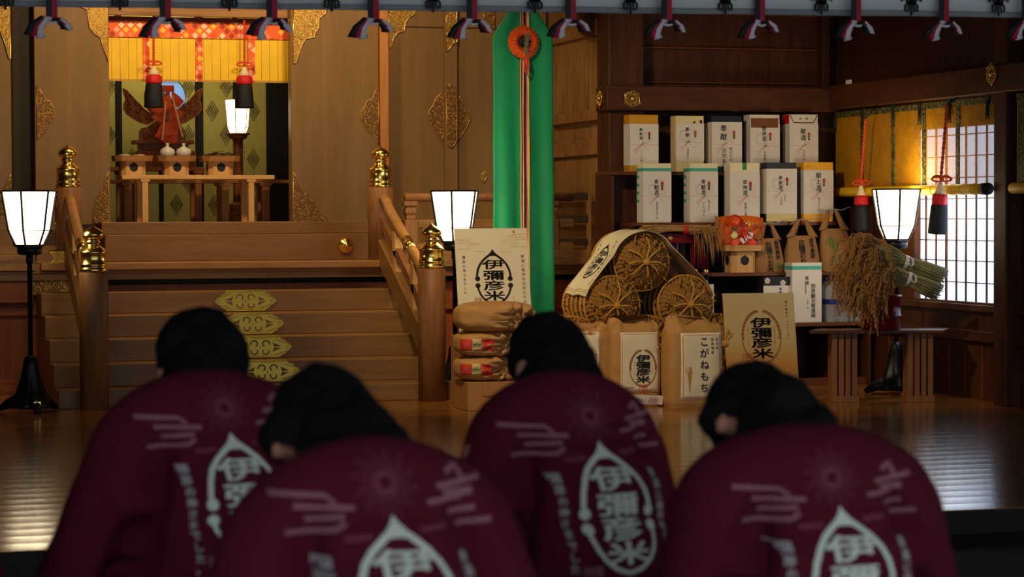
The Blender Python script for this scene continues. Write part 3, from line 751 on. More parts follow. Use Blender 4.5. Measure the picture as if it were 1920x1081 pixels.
fitting('gilt_mount', mid, [(764, 414), (784, 413), (780, 419), (785, 425), (764, 427)], toY(17.298), .008, GI, 1.4, 5, .003, 32)
sr = thing('side_railing', (5.79, 17.8, .93), 'black railing along the side wall right of the green banner', 'railing')
for z, h_ in ((1.405, .06), (1.235, .06), (1.06, .05)): MB().bx(5.765, 5.80, 17.22, 18.34, z-h_/2, z+h_/2).build('rail', MT['black_wood'], sr, bevel=.006)  # rails coloured black, posts keep the wood tone
for y in (17.24, 18.31): MB().bx(5.77, 5.795, y-.03, y+.03, .93, 1.44).build('post', MT['post'], sr, bevel=.004)
# round gilt nail cover on the riser board
c = atY(648, 460, 17.93); m = MB(); m.lathe([(.062, 0), (.062, .006), (.05, .022), (.026, .03), (.024, .034)], c, 20, axis=V((0, -1, 0))); m.ball(c+V((0, -.036, 0)), .019, 12, 8)
tag(m.build('nail_cover', MT['gold'], loc=c), 'round gold boss on the board above the stairs', 'ornament')

# ================================================================== FLOOR LANTERNS
def lantern(loc, rotz, label, name='floor_lantern', H=1.435, emitmat='lampwhite'):
    rt = thing(name, loc, label, 'lantern', 'paper floor lanterns on black stands', rotz)
    n = 6; zt_, zk, zbm = H, H-.255, H-.35
    rt_, rk, rb = .172, .130, .085
    def ringp(r, z): return [V((r*math.cos(2*PI*i/n), r*math.sin(2*PI*i/n), z)) for i in range(n)]
    m = MB(); A, B, Cc = ringp(rt_, zt_-.004), ringp(rk, zk), ringp(rb, zbm)
    vs = A+B+Cc; fs = []
    for i in range(n): j = (i+1) % n; fs += [(i, n+i, n+j, j), (n+i, 2*n+i, 2*n+j, n+j)]
    fs.append(tuple(range(2*n, 3*n)))
    m.add(vs, fs, False); sh = m.build('paper_shade', MT[emitmat], rt, world=False)
    m = MB(); A, B, Cc = ringp(rt_+.006, zt_), ringp(rk+.006, zk), ringp(rb+.006, zbm)
    for i in range(n):
        j = (i+1) % n
        m.tube([A[i], B[i], Cc[i]], .008, 6, smooth=False); m.tube([A[i], A[j]], .007, 6, smooth=False); m.tube([B[i], B[j]], .0034, 6, smooth=False)
    m.build('shade_frame', MT['iron'], sh, world=False)
    m = MB(); m.lathe([(.098, zbm-.012), (.098, zbm+.004), (.080, zbm+.006)], n=6, smooth=False); m.lathe([(.055, zbm-.065), (.078, zbm-.055), (.082, zbm-.012)], n=20)
    m.build('collar', MT['iron'], rt, world=False)
    m = MB(); m.lathe([(.0165, .36), (.0165, zbm-.12), (.024, zbm-.118), (.024, zbm-.06)], n=14); m.build('pole', MT['iron'], rt, world=False)
    m = MB(); m.lathe([(.155, .03), (.118, .07), (.088, .14), (.066, .22), (.05, .30), (.046, .34), (.03, .365), (.018, .37)], n=48, flute=lambda a, z: 1+.13*math.cos(6*a)*(1-z/.37))
    for i in range(3):
        a = 2*PI*i/3+.5; d = V((math.cos(a), math.sin(a), 0)); m.tube([d*.05+V((0, 0, .09)), d*.15+V((0, 0, .055)), d*.22+V((0, 0, .016))], [.05, .035, .016], 8)
    m.build('base', MT['iron'], rt, world=False)
    m = MB(); m.box((0, -.165, .065), (.042, .02, .026)); m.build('brass_clip', MT['gold'], rt, world=False)
    return rt
lantern((1.478, 15.82, 0), math.radians(8), 'white paper floor lantern at the far left beside the stairs')
lantern((4.43, 16.15, 0), math.radians(8), 'white paper floor lantern right of the stairs, half behind the ivory poster')
lantern((7.42, 15.35, 0), math.radians(-17+30), 'white paper floor lantern behind the rice sheaf table near the lattice window')

# ================================================================== INNER SHRINE
YC = 20.2
m = MB(); 
m.bx(xo0-.45, atY(499, 250, YC).x, YC, YC+.015, zs-.02, 3.1)
cu = thing('brocade_curtain', ((xo0+xo1)/2, YC, zs-.02), 'pale green diamond-patterned curtain with black bands at the back of the shrine', 'curtain')
m.build('cloth', plain('pale_green_brocade', srgb(196, 196, 106), .55, 0, .1, 14), cu)
def vband(px0, px1, yy=YC-.004, mat='blackthread', nm='black_band'):
    m = MB(); m.bx(atY(px0, 250, yy).x, atY(px1, 250, yy).x, yy-.004, YC, zs-.02, 3.1); m.build(nm, MT[mat], cu)
vband(217, 229); vband(366, 381); vband(437, 445); vband(297, 306)
m = MB(); k = MB()
def diamond(m, px, py, s=1.0):
    c = atY(px, py, YC-.002); f = lambda u, v: c+V((u, 0, v)); a, b = .052*s, .085*s
    ribbon(m, [(a, 0), (0, b), (-a, 0), (0, -b)], .008*s, f, True)
    ribbon(m, [(a*.72, 0), (0, b*.72), (-a*.72, 0), (0, -b*.72)], .006*s, f, True)
    for (u, v) in ((0, 0), (.4, 0), (-.4, 0), (0, .4), (0, -.4), (.2, .2), (-.2, .2), (.2, -.2), (-.2, -.2)):
        ribbon(m, [(a*u+.009*s, b*v), (a*u, b*v+.014*s), (a*u-.009*s, b*v), (a*u, b*v-.014*s)], .004*s, f, True)
for px, py in [(424, 163), (398, 208), (424, 253), (475, 298), (475, 208), (353, 163), (353, 253), (402, 385), (480, 385), (331, 383), (205, 253), (205, 163), (247, 298), (250, 383), (424, 340), (353, 342), (475, 120), (475, 345)]: diamond(m, px, py)
m.build('diamond_pattern', plain('dark_olive_thread', srgb(58, 60, 30), .6), cu)
m = MB(); m.bx(atY(500, 250, YC-.06).x, xo1+.45, YC-.06, YC-.04, zs-.02, 3.1)
tag(m.build('black_curtain', MT['blackthread'], loc=(atY(520, 250, YC).x, YC-.05, zs-.02)), 'plain black curtain hanging at the right side of the shrine opening', 'curtain')

# blind across the top of the opening
bl = thing('reed_blind', ((xo0+xo1)/2, 18.5, 2.8), 'yellow reed blind with orange brocade border across the shrine opening', 'blind')
YM = 18.47
z0, z1 = atY(375, 151, YM).z, atY(375, 72, YM).z
m = MB(); m.bx(xo0+.004, xo1-.004, YM, YM+.012, z0, z1+.02); m.build('reed_panel', MT['misu'], bl)
m = MB()
for i in range(22):
    x = xo0+.03+(xo1-xo0-.06)*i/21; m.tube([(x, YM-.001, z0+.004), (x, YM-.001, z1)], .0018, 4)
m.build('binding_thread', MT['inkgold'], bl)
m = MB(); m.bx(xo0+.004, xo1-.004, YM-.012, YM+.004, z1, 2.79); m.build('valance', MT['orange_brocade'], bl)
m = MB(); m.bx(xo0+.004, xo1-.004, YM-.014, YM-.011, 2.762, 2.795); m.build('header', plain('dark_orange_band', srgb(120, 36, 20), .6), bl)
m = MB(); m.bx(xo0+.004, xo1-.004, YM-.003, YM+.014, z0-.01, z0+.006); m.build('bottom_edge', MT['inkgold'], bl)
for px in (274, 373, 471):
    x0, x1 = atY(px-6.5, 110, YM).x, atY(px+6.5, 110, YM).x; m = MB(); m.bx(x0, x1, YM-.007, YM, z0-.004, z1); m.build('brocade_strip', MT['orange_brocade'], bl)

def tassel(name, top, knot, L, sc, label, group, lean=V((0, 0, -1)), cordmat='red_cord', wide=.058):
    """cord from top to knot, bow, then silk tassel of length L hanging along lean"""
    top = V(top); knot = V(knot); rt = thing(name, knot, label, 'tassel', group)
    m = MB()
    for s in (0, PI):
        m.tube([top.lerp(knot, i/40)+V((.005*sc*math.cos(i*1.2+s), .005*sc*math.sin(i*1.2+s), 0)) for i in range(41)], .006*sc, 6)
    m.build('cord', MT[cordmat], rt)
    m = MB()
    for s in (1, -1):
        for k in (0, 1):
            pts = [knot+V((s*(.026*sc+(.032+.006*k)*sc*math.cos(a+PI))*1.0, -.008*sc-.004*k, .004*sc+.017*sc*math.sin(a)*(1-.25*k)-.004*k)) for a in [2*PI*i/14 for i in range(15)]]
            m.tube(pts, .0048*sc, 6)
    m.ball(knot+V((0, -.006*sc, 0)), .012*sc, 10, 8); m.build('bow', MT[cordmat], rt)
    ax = V(lean).normalized(); b0 = knot+ax*.012*sc
    W1 = wide*sc
    m = MB(); m.lathe([(.006*sc, 0), (.012*sc, L*.03), (W1*.55, L*.14), (W1*.9, L*.25)], b0, 18, axis=ax, flute=lambda a, z: 1+.05*math.cos(9*a)); m.build('cream_head', MT['cream'], rt)
    m = MB(); m.lathe([(W1*.86, L*.23), (W1*1.08, L*.27), (W1*1.1, L*.36), (W1*1.14, L*.40), (W1*1.06, L*.44)], b0, 24, axis=ax, flute=lambda a, z: 1+.05*math.cos(7*a)); m.build('crimson_band', MT['crimson'], rt)
    m = MB(); m.lathe([(W1*1.0, L*.43), (W1*1.1, L*.5), (W1*1.2, L*.75), (W1*1.28, L*.97), (W1*1.22, L)], b0, 48, axis=ax, flute=lambda a, z: 1+.045*math.cos(24*a)+.03*math.cos(5*a)); m.build('black_fringe', MT['blackthread'], rt)
    return rt
YT = 18.40
for px, lab in ((288, 'black, red and cream tassel hanging before the mirror, left of the two at the shrine'), (458, 'black, red and cream tassel hanging before the small glowing lantern')):
    tassel('tassel', atY(px, 30, YT), atY(px, 119+2*(px > 400), YT), .325, .95, lab, 'tassels on the shrine blind')

# offering tables inside the shrine
def trestle(name, label, cat, px0, px1, pytop, Y0, Y1, th, legs, mat, mleg, zf=zs-.015, lw=.045, rail=None):
    x0, x1 = atY(px0, pytop, Y0).x, atY(px1, pytop, Y0).x; zt_ = atY((px0+px1)/2, pytop, Y0).z
    rt = thing(name, ((x0+x1)/2, (Y0+Y1)/2, zf), label, cat)
    MB().bx(x0, x1, Y0, Y1, zt_-th, zt_).build('table_top', MT[mat], rt, bevel=.003)
    for lx in legs:
        x = atY(lx, 380, Y0+.02).x
        for yy in (Y0+.03, Y1-.03):
            m = MB(); m.bx(x-lw/2, x+lw/2, yy-lw/2, yy+lw/2, zf, zt_-th); m.bx(x-lw*.8, x+lw*.8, yy-lw*.6, yy+lw*.6, zt_-th-.02, zt_-th); m.build('leg', MT[mleg], rt, bevel=.002)
    return rt, zt_
ft, ZT = trestle('offering_table', 'bright plain cypress table carrying three offering stands in the shrine', 'table', 229, 515, 328, 18.56, 18.92, .032, (272, 471), 'pale', 'pale_z')
bt, ZT2 = trestle('offering_table', 'long darker table running behind the bright front table in the shrine', 'table', 200, 556, 337, 19.05, 19.30, .026, (240, 258, 422, 498), 'tan', 'tan', lw=.06)
mt, ZT3 = trestle('mirror_table', 'low dark brown table under the mirror stand', 'table', 198, 384, 313, 19.45, 19.75, .03, (232, 372), 'carved', 'carved', lw=.05)

# three offering stands
def offering_stand(loc, label, w=.19, name='offering_stand', hole=True, H=.155, trayw=.285, mat='tan', mz='pale_z', group='offering stands on the bright table'):
    rt = thing(name, loc, label, 'offering stand', group)
    m = MB(); c = w*.42; a = w/2; hh = H-.045
    for (p, q) in (((-c+.02, -a), (c-.02, -a)), ((c-.02, -a), (a, -c+.02)), ((a, -c+.02), (a, c-.02)), ((a, c-.02), (c-.02, a)), ((c-.02, a), (-c+.02, a)), ((-c+.02, a), (-a, c-.02)), ((-a, c-.02), (-a, -c+.02)), ((-a, -c+.02), (-c+.02, -a))):
        d = V((q[0]-p[0], q[1]-p[1], 0)); nn = V((-d.y, d.x, 0)).normalized()*.006
        m.prism([V((p[0], p[1], 0)), V((q[0], q[1], 0)), V((q[0], q[1], hh)), V((p[0], p[1], hh))], nn)
    m.build('body', MT[mz], rt, world=False)
    m = MB(); k = .62
    o = [(0, .033), (.006, .026), (.018, .021), (.024, .006), (.020, -.010), (.010, -.019), (0, -.021)]; o = o+[(-x, z) for x, z in o[-2:0:-1]]
    zc = hh*.52; sc = w/.155*1.15
    m.add([V((x*sc, -a-.0015, zc+z*sc)) for x, z in o], [tuple(range(len(o)-1, -1, -1))], False)
    m.build('keyhole_opening', MT['ink'], rt, world=False); m = MB()
    m.add([V((-a-.0015, x*sc, zc+z*sc)) for x, z in o], [tuple(range(len(o)))], False)
    m.build('keyhole_opening', MT['ink'], rt, world=False)
    m = MB(); t = trayw/2; z0 = hh; e = .045; oc = [(-t+e, -t), (t-e, -t), (t, -t+e), (t, t-e), (t-e, t), (-t+e, t), (-t, t-e), (-t, -t+e)]
    m.prism([V((x, y, z0)) for x, y in oc], (0, 0, .008))
    for i in range(8):
        p = V((*oc[i], z0+.006)); q = V((*oc[(i+1) % 8], z0+.006)); d = (q-p); nn = V((-d.y, d.x, 0)).normalized()*.006; up = V((0, 0, .036))
        ofs = nn*-1.2
        m.prism([p, q, q+up+ofs, p+up+ofs], nn)
    m.build('tray', MT[mat], rt, world=False)
    return rt
YS = 18.74
sx = {}
for px, lab in ((248, 'left offering stand holding white dishes on the bright table'), (329, 'middle offering stand holding two white jars on the bright table'), (411, 'right offering stand holding dry twigs on the bright table')):
    p = atY(px, 327, YS); sx[px] = p.x; offering_stand((p.x, YS, ZT), lab)
zty = ZT+.155-.045+.008
def jar(x, label):
    m = MB(); m.lathe([(.026, 0), (.030, .004), (.026, .012), (.052, .040), (.060, .062), (.052, .084), (.026, .100), (.012, .108), (.010, .120), (.016, .126), (.012, .130), (.004, .134)], (0, 0, 0), 24)
    o = m.build('jar', plain('white_porcelain', srgb(206, 204, 190), .25, 0, .04), loc=(0, 0, 0)); o.location = (x, YS, zty)
    return tag(o, label, 'jar', 'white porcelain sake jars')
jar(sx[329]-.062, 'white porcelain jar, left of the pair before the mirror'); jar(sx[329]+.066, 'white porcelain jar, right of the pair before the mirror')
for dx, r, lab in ((-.06, .045, 'white dish on the left offering stand, its left one'), (.055, .042, 'white dish on the left offering stand, its right one')):
    m = MB(); m.lathe([(r*.4, 0), (r*.5, .004), (r*.9, .03), (r, .042), (r*.93, .043), (r*.3, .012)], (0, 0, 0), 20, cap=True); o = m.build('dish', plain('white_glaze', srgb(206, 200, 180), .3), loc=(0, 0, 0)); o.location = (sx[248]+dx, YS, zty); tag(o, lab, 'dish', 'white dishes on the left stand')
m = MB(); rn = random.Random(5)
for i in range(60):
    a = V((sx[411]+rn.uniform(-.13, .10), YS+rn.uniform(-.09, .09), zty+rn.uniform(.006, .045))); d = V((rn.uniform(-.1, .14), rn.uniform(-.03, .03), rn.uniform(-.008, .03)))
    m.tube([a, a+d*.5+V((0, 0, rn.uniform(0, .012))), a+d], [.0035, .0028, .0015], 5)
for i in range(10):
    a = V((sx[411]+.10, YS, zty+.04)); d = V((rn.uniform(.03, .14), rn.uniform(-.03, .03), rn.uniform(-.05, .09))); m.tube([a, a+d*.6, a+d+V((0, 0, .01))], .0016, 4)
tag(m.build('dry_twigs', plain('dry_twig', srgb(64, 48, 30), .8), loc=(sx[411], YS, zty)), 'tangle of dark dry twigs on the right offering stand', 'twigs')

# small glowing lantern inside
YL = 19.5
p = atY(446, 250, YL); 
al = thing('altar_lantern', (p.x, YL, zs-.02), 'small glowing lantern on a brown column inside the shrine', 'lantern')
za, zb = atY(446, 187, YL).z, atY(446, 250, YL).z; zk = zb+.045
def ringz(r, z): return [V((p.x+r*math.cos(2*PI*i/6+.15), YL+r*math.sin(2*PI*i/6+.15), z)) for i in range(6)]
m = MB(); A, B, Cc = ringz(.108, za), ringz(.088, zk), ringz(.068, zb); n = 6
fs = [];
for i in range(n): j = (i+1) % n; fs += [(i, n+i, n+j, j), (n+i, 2*n+i, 2*n+j, n+j)]
m.add(A+B+Cc, fs, False); sh = m.build('paper_shade', MT['lampaltar'], al)
m = MB()
for i in range(n): j = (i+1) % n; m.tube([A[i], B[i], Cc[i]], .003, 5); m.tube([A[i], A[j]], .003, 5); m.tube([B[i], B[j]], .0025, 5)
m.build('shade_frame', MT['carved'], sh)
c0 = V((p.x, YL, 0))
MB().lathe([(.10, zb-.012), (.10, zb), (.07, zb+.002)], c0, 20).lathe([(.05, zb-.05), (.075, zb-.035), (.08, zb-.012)], c0, 20).build('collar', MT['carved'], al)
MB().lathe([(.042, zs+.12), (.042, zb-.045)], c0, 16).build('column', MT['carved'], al)
MB().lathe([(.10, zs-.02), (.10, zs+.05), (.07, zs+.09), (.09, zs+.12), (.05, zs+.15)], c0, 16).build('base', MT['carved'], al)

# mirror on its carved cloud stand
YR = 19.6
mc = atY(309, 183, YR); mr = .172
mi = thing('shrine_mirror', (mc.x, YR, ZT3), 'round pale blue mirror on a carved cloud stand in the shrine', 'mirror')
mm, nt, b, N, L = newmat('polished_mirror'); b.inputs['Metallic'].default_value = 1; b.inputs['Roughness'].default_value = .12; b.inputs['Base Color'].default_value = (.34, .52, .74, 1)
m = MB(); m.lathe([(mr, 0), (mr, .012), (mr*.97, .016), (mr*.96, .013)], mc, 48, axis=V((0, -1, -.055)).normalized(), smooth=False); m.build('disc', mm, mi)
def wing(sg):
    out = [(230, 166), (238, 170), (252, 186), (262, 196), (270, 205), (283, 214), (291, 219), (289, 226), (284, 228), (276, 233), (262, 229), (250, 222), (238, 214), (232, 204), (233, 194), (236, 186), (233, 178)]
    if sg > 0: out = [(2*304.5-x, y) for x, y in out]
    f = lambda u, v, e=0.0: atY(u, v, YR-.05-e)
    m = MB(); P = [f(x, y) for x, y in out]; m.prism(P, (0, .03, 0))
    m.tube([q+V((0, -.004, 0)) for q in P+P[:1]], .006, 6)
    for line in scrollwork(out, None, 3.5, 9, 41+sg): m.tube([f(u, v, .006) for u, v in line], [.007*(1-.5*i/len(line)) for i in range(len(line))], 5)
    m.build('cloud_wing', MT['carved'], mi)
wing(-1); wing(1)
out = [(262, 262), (262, 246), (266, 240), (276, 238), (286, 231), (296, 224), (309, 220), (322, 224), (332, 231), (342, 238), (348, 246), (350, 262)]
f = lambda u, v, e=0.0: atY(u, v, YR-.04-e)
m = MB(); P = [f(x, y) for x, y in out]; m.prism(P, (0, .05, 0))
for line in scrollwork(out, None, 4, 10, 45): m.tube([f(u, v, .004) for u, v in line], .006, 5)
m.build('cloud_body', MT['carved'], mi)
m = MB(); x0, x1 = atY(249, 265, YR).x, atY(360, 265, YR).x; z = f(300, 270).z
m.bx(x0, x1, YR-.12, YR+.10, z, f(300, 263).z); x0, x1 = atY(260, 265, YR).x, atY(350, 265, YR).x
m.bx(x0, x1, YR-.09, YR+.08, f(300, 283).z, z); m.bx(x0-.02, x1+.06, YR-.11, YR+.09, ZT3, f(300, 283).z); m.build('plinth', MT['carved'], mi, bevel=.003)

# orange folded offering streamer in front of the mirror
YG = 19.35
go = thing('orange_streamer', atY(322, 270, YG), 'orange cloth streamer folded in zigzags with two cream ribbons before the mirror', 'streamer')
g = lambda px, py, e=0.0: atY(px, py, YG-e)
OM = plain('orange_silk', srgb(214, 84, 24), .5, 0, .15, 20)
for k, (q, e) in enumerate([([(305, 160), (326, 160), (327, 172), (306, 173)], .03), ([(322, 170), (336, 180), (345, 190), (335, 203), (322, 196)], .02), ([(318, 172), (322, 200), (300, 212), (282, 208), (300, 190)], .01), ([(322, 196), (344, 211), (336, 224), (320, 222)], .0),
        ([(300, 204), (322, 200), (326, 224), (304, 232), (284, 220)], -.01), ([(320, 220), (343, 228), (336, 242), (318, 240)], -.02), ([(304, 230), (320, 226), (330, 252), (304, 262), (290, 256), (296, 244)], .012), ([(318, 238), (334, 244), (332, 268), (314, 270), (300, 262)], .002)]):
    m = MB(); m.prism([g(x, y, e+.012*math.sin(i*1.7)) for i, (x, y) in enumerate(q)], (0, .004, 0)); m.build('folded_panel', OM, go)
m = MB()
for a, bq in (((310, 190), (303, 262)), ((322, 180), (341, 256))): m.prism([g(a[0], a[1], .04), g(a[0]+2.5, a[1], .04), g(bq[0]+3, bq[1], .04), g(bq[0], bq[1], .04)], (0, .003, 0))
m.build('cream_ribbon', MT['cream'], go)
m = MB(); m.bx(g(312, 200).x, g(318, 200).x, YG+.005, YG+.02, ZT2, g(315, 160).z); m.build('stick', MT['carved'], go)

# ================================================================== GREEN BANNER WITH ROSETTE
YV = 16.5
gb = thing('green_banner', atY(981, 590, YV), 'tall green cloth banner with chamfered top corners and a striped centre cord', 'banner')
x0, x1 = atY(925, 200, YV).x, atY(1037, 200, YV).x; ztop = atY(981, 20, YV).z; zc = atY(925, 66, YV).z; zb = .33
ztop_b = ztop-.01
def bann(u, v):
    z = zb+(ztop-zb)*v; ch = max(0, (z-zc)/(ztop-zc))*.12
    x = x0+ch+(x1-x0-2*ch)*u; amp = .004+.016*max(0, 1-v*1.3)
    return V((x, YV+amp*math.sin(u*17+v*2)+.004*math.sin(v*23), z))
MB().sheet(bann, 28, 60, .003).build('cloth', MT['greencloth'], gb)
cols = [('inkgold', srgb(230, 150, 60)), ('k', srgb(120, 30, 40)), ('w', srgb(216, 190, 170)), ('n', srgb(40, 22, 50)), ('n2', srgb(60, 30, 60)), ('o', srgb(222, 90, 40)), ('w2', srgb(230, 200, 170)), ('y', srgb(240, 180, 40))]
xa, xb2 = atY(974, 200, YV).x, atY(991, 200, YV).x
for i, (nm, c) in enumerate(cols):
    m = MB(); r = (xb2-xa)/len(cols)/2; x = xa+r*(2*i+1)
    m.tube([V((x, YV-.022+.004*math.sin(k*.6+i), zb+.02+(ztop-zb-.03)*k/30)) for k in range(31)], r*1.04, 6); m.build('striped_cord', plain('cord_'+nm, c, .6), gb)
ro = thing('rosette', atY(982, 80, YV-.04), 'gathered orange silk rosette with a dark centre hung on the green banner', 'rosette')
c = atY(982, 79, YV-.035)
m = MB(); RR = .118
def ros(u, v):
    a = 2*PI*u; r = RR*(.36+.64*v); k = math.sin(u*2*PI*22)*(.4+.6*v)*.012
    return c+V((r*math.cos(a), -.055*math.sin(PI*(.12+.88*v))-k, r*math.sin(a)))
m.grid(ros, 176, 10); m.lathe([(RR*.98, -.0), (RR*.5, -.006)], c, 40, axis=V((0, -1, 0))); m.build('gathered_silk', plain('orange_satin', srgb(214, 80, 20), .3, 0, .1, 20, spec=.7), ro)
m = MB(); m.lathe([(RR*.42, .0), (RR*.40, .02), (RR*.1, .026)], c, 24, axis=V((0, -1, 0))); m.build('dark_centre', MT['blackthread'], ro)
sw = thing('cord_pendant', c+V((0, -.06, 0)), 'grey corded pendant with red knot hanging over the rosette', 'pendant')
m = MB()
for s in (-1, 0, 1):
    m.tube([c+V((s*.008+.006*math.sin(i*.5), -.07, .06-.012*i)) for i in range(14)], .0045, 6)
    m.tube([c+V((s*.014+.012*math.sin(i*2.2+s), -.078, .055-.012*i)) for i in range(13)], .003, 5)
m.build('grey_cord', plain('grey_cord', srgb(120, 116, 92), .6), sw)
m = MB()
for s in (-1, 1): m.tube([c+V((s*.018*math.sin(PI*i/12), -.07, -.10-.011*i)) for i in range(13)], .006, 6)
m.ball(c+V((0, -.07, -.15)), (.012, .01, .03), 10, 8); m.build('red_knot', MT['red_cord'], sw)

# ================================================================== TIERED SHELF IN THE ALCOVE
TY = [16.66, 16.52, 16.38, 16.24]
TZ = [atY(1330, 321.5, TY[0]).z, atY(1330, 416.5, TY[1]).z, atY(1330, 511.5, TY[2]).z, atY(1450, 606, TY[3]).z]
sxl = atY(1160, 400, 16.5).x; sxr = atY(1560, 300, 16.6).x
sh = thing('tiered_shelf', ((sxl+sxr)/2, 16.6, 0), 'reddish brown stepped shelf unit with four tiers against the alcove wall', 'shelf')
YW = YA-.02+.06
for k in range(4):
    xr_ = sxr if k < 3 else XR-.06
    MB().bx(sxl+(.0 if k == 0 else .11), xr_, TY[k], YW if k == 0 else TY[k]+.30, TZ[k]-.026, TZ[k]).build('shelf_board', MT['shelf'], sh, bevel=.002)
for k in range(4):
    MB().bx(sxl+(.004 if k == 0 else .114), sxl+(.028 if k == 0 else .138), TY[k]+.02, YW, 0 if k == 0 else TZ[k-1]*0, TZ[k]-.026).build('side_panel', MT['dark'], sh)
for x in (sxr-.03, XR-.09, sxl+.75): MB().bx(x, x+.024, TY[3]+.02, YW-.02, 0, TZ[3]-.026).build('upright', MT['dark'], sh)
MB().bx(sxl+.03, sxr, YW-.012, YW-.002, 0, TZ[0]-.026).build('back_panel', plain('shelf_back', srgb(26, 15, 10), .7), sh)
MB().bx(sxl+.14, XR-.1, TY[3]+.02, TY[3]+.04, .0, .06).build('plinth', MT['shelf'], sh)

# ---- sake gift boxes
def hexnoshi(m, u, v, h, to3):
    m.m = 2; poly(m, [(u, v+h/2), (u+h*.17, v+h*.28), (u+h*.15, v+h*.12), (u, v), (u-h*.15, v+h*.12), (u-h*.17, v+h*.28)], to3)
    m.m = 1; poly(m, [(u-h*.13, v+h*.08), (u, v-.02*h), (u+h*.13, v+h*.08), (u+h*.10, v-h*.40), (u, v-h*.5), (u-h*.10, v-h*.40)], to3)
    to4 = lambda a, b: to3(a, b)+V((0, -.0006, 0))
    m.m = 5; poly(m, [(u-h*.04, v-.05*h), (u+h*.05, v-.02*h), (u+h*.04, v-h*.3), (u-h*.03, v-h*.3)], to4)
def mizuhiki(m, u, v, w, s, to3, left=True):
    m.m = 4; ribbon(m, [(.001, v), (u, v)], .0016, to3); m.m = 3; ribbon(m, [(u, v), (w-.001, v)], .0024, to3)
    for sg, mi in ((-1, 4), (1, 3)):
        if sg < 0 and not left: continue
        m.m = mi
        for q in (1.0, .86):
            loop = [(u, v)]+[(u+sg*s*(.42+.34*math.cos(a)*.9)*q+sg*0, v+s*(.52+.40*math.sin(a)*q)) for a in [math.radians(x) for x in range(-110, 200, 22)]]+[(u, v)]
            ribbon(m, loop, .0016, to3, False)
    m.m = 3
    for q in (-.012, 0, .012): ribbon(m, [(u+.1*s, v+.1*s), (u-.62*s+q*.5, v-.55*s-q)], .0034, to3)
    m.m = 4; ribbon(m, [(u, v), (u+.60*s, v-.52*s)], .0018, to3)
PM = None
def giftbox(label, px0, px1, pyt, Y, zb, carton, wrap, main, sub, D=.125, knot=.55, noshi=.3, tsz=.034, tu=.40, tv=.80, kl=True, nu=.68, nv=.72, sstep=None, ssz=.017, sub2=None, group='sake gift boxes on the tiered shelf', side=True):
    """px0..px1, pyt: front face seen in the photo; carton: colour list; wrap: (py top, py bottom) of the white sheet"""
    x0, x1 = atY(px0, pyt, Y).x, atY(px1, pyt, Y).x; zt_ = atY((px0+px1)/2, pyt, Y).z
    rt = thing('gift_box', ((x0+x1)/2, Y+D/2, zb), label, 'box', group)
    m = MB(); mats = []
    if isinstance(carton, tuple): mats = [carton]; m.bx(x0, x1, Y, Y+D, zb, zt_)
    m.build('carton', plain('carton', carton, .5, 0, .05), rt, bevel=.002)
    w0, w1 = atY(px0, wrap[1], Y).z, atY(px0, wrap[0], Y).z
    m = MB()
    m.bx(x0-.003, x1+.002, Y-.003, Y-.0005, w0, w1)
    if side: m.bx(x0-.003, x0-.0005, Y-.003, Y+D*.96, w0+.002, w1-.001)
    m.build('white_wrapping', MT['paper'], rt)
    W_, H_ = x1-x0+.005, w1-w0; t3 = plane((x0-.003, Y-.0042, w0), (1, 0, 0), (0, 0, 1))
    m = MB(); m.m = 1
    column(m, main, W_*tu, H_*tv, tsz, t3, bold=.012, jit=.08)
    if noshi: hexnoshi(m, W_*nu, H_*nv, H_*noshi*.68, t3)
    if knot: mizuhiki(m, W_*tu*1.08, H_*.50, W_, W_*knot*.80, t3, kl)
    m.m = 1
    column(m, sub, W_*tu*1.04, H_*.36, ssz, t3, step=sstep, bold=.0, jit=.1)
    if sub2: column(m, sub2, W_*tu*1.04+ssz*1.5, H_*.40, ssz*.7, t3, bold=.0, jit=.1)
    m.build('brush_lettering_and_knot_print', [MT['paper'], MT['ink'], MT['inkred'], MT['inkpink'], MT['inkgrey'], MT['inkgold']], rt)
    return rt, (x0, x1, Y, zb, zt_)
def band(rt, bxv, py0, py1, col, nm='band', u0=0.0, u1=1.0, e=.005, side=True):
    x0, x1, Y, zb, zt_ = bxv; z0, z1 = atY(0.5*(1200+1300), py1, Y).z, atY(1250, py0, Y).z
    m = MB(); m.bx(x0+(x1-x0)*u0-.0032*(u0 == 0), x0+(x1-x0)*u1+.0025*(u1 == 1), Y-e, Y, z0, z1)
    if side and u0 == 0: m.bx(x0-e, x0, Y-e, Y+.12, z0, z1)
    return m.build(nm, plain(nm+'_colour', col, .5, 0, .05), rt)
Y1, Y2, Y4 = 16.69, 16.55, 16.27
CR = srgb(228, 210, 160); WH = srgb(226, 220, 206)
giftbox('gold gift box with white wrapper at the left end of the top shelf', 1180, 1234, 215, Y1, TZ[0], srgb(206, 148, 30), (232, 310), '奉献酒', 'シーエス機工', kl=False, tsz=.028, tv=.86)
r, q = giftbox('cream gift box with two black marks on its top edge, second on the top shelf', 1268, 1319.5, 217, Y1, TZ[0], CR, (231, 302), '奉納', '上越田支店', tsz=.036, tv=.84, side=False)
m = MB(); t3 = plane((q[0], q[2]-.001, q[4]), (1, 0, 0), (0, 0, 1)); poly(m, [(.125, -.055), (.15, -.055), (.15, -.034)], t3); rect(m, .185, .205, -.055, -.032, t3); m.build('black_mark', MT['ink'], r)
giftbox('navy topped gift box with large brush writing in the middle of the top shelf', 1334, 1390.5, 217, Y1, TZ[0], srgb(22, 28, 44), (228.5, 312), '奉献', '国際電気', kl=False, tsz=.058, tv=.86, nu=.74, ssz=.036, sub2='株式会社')
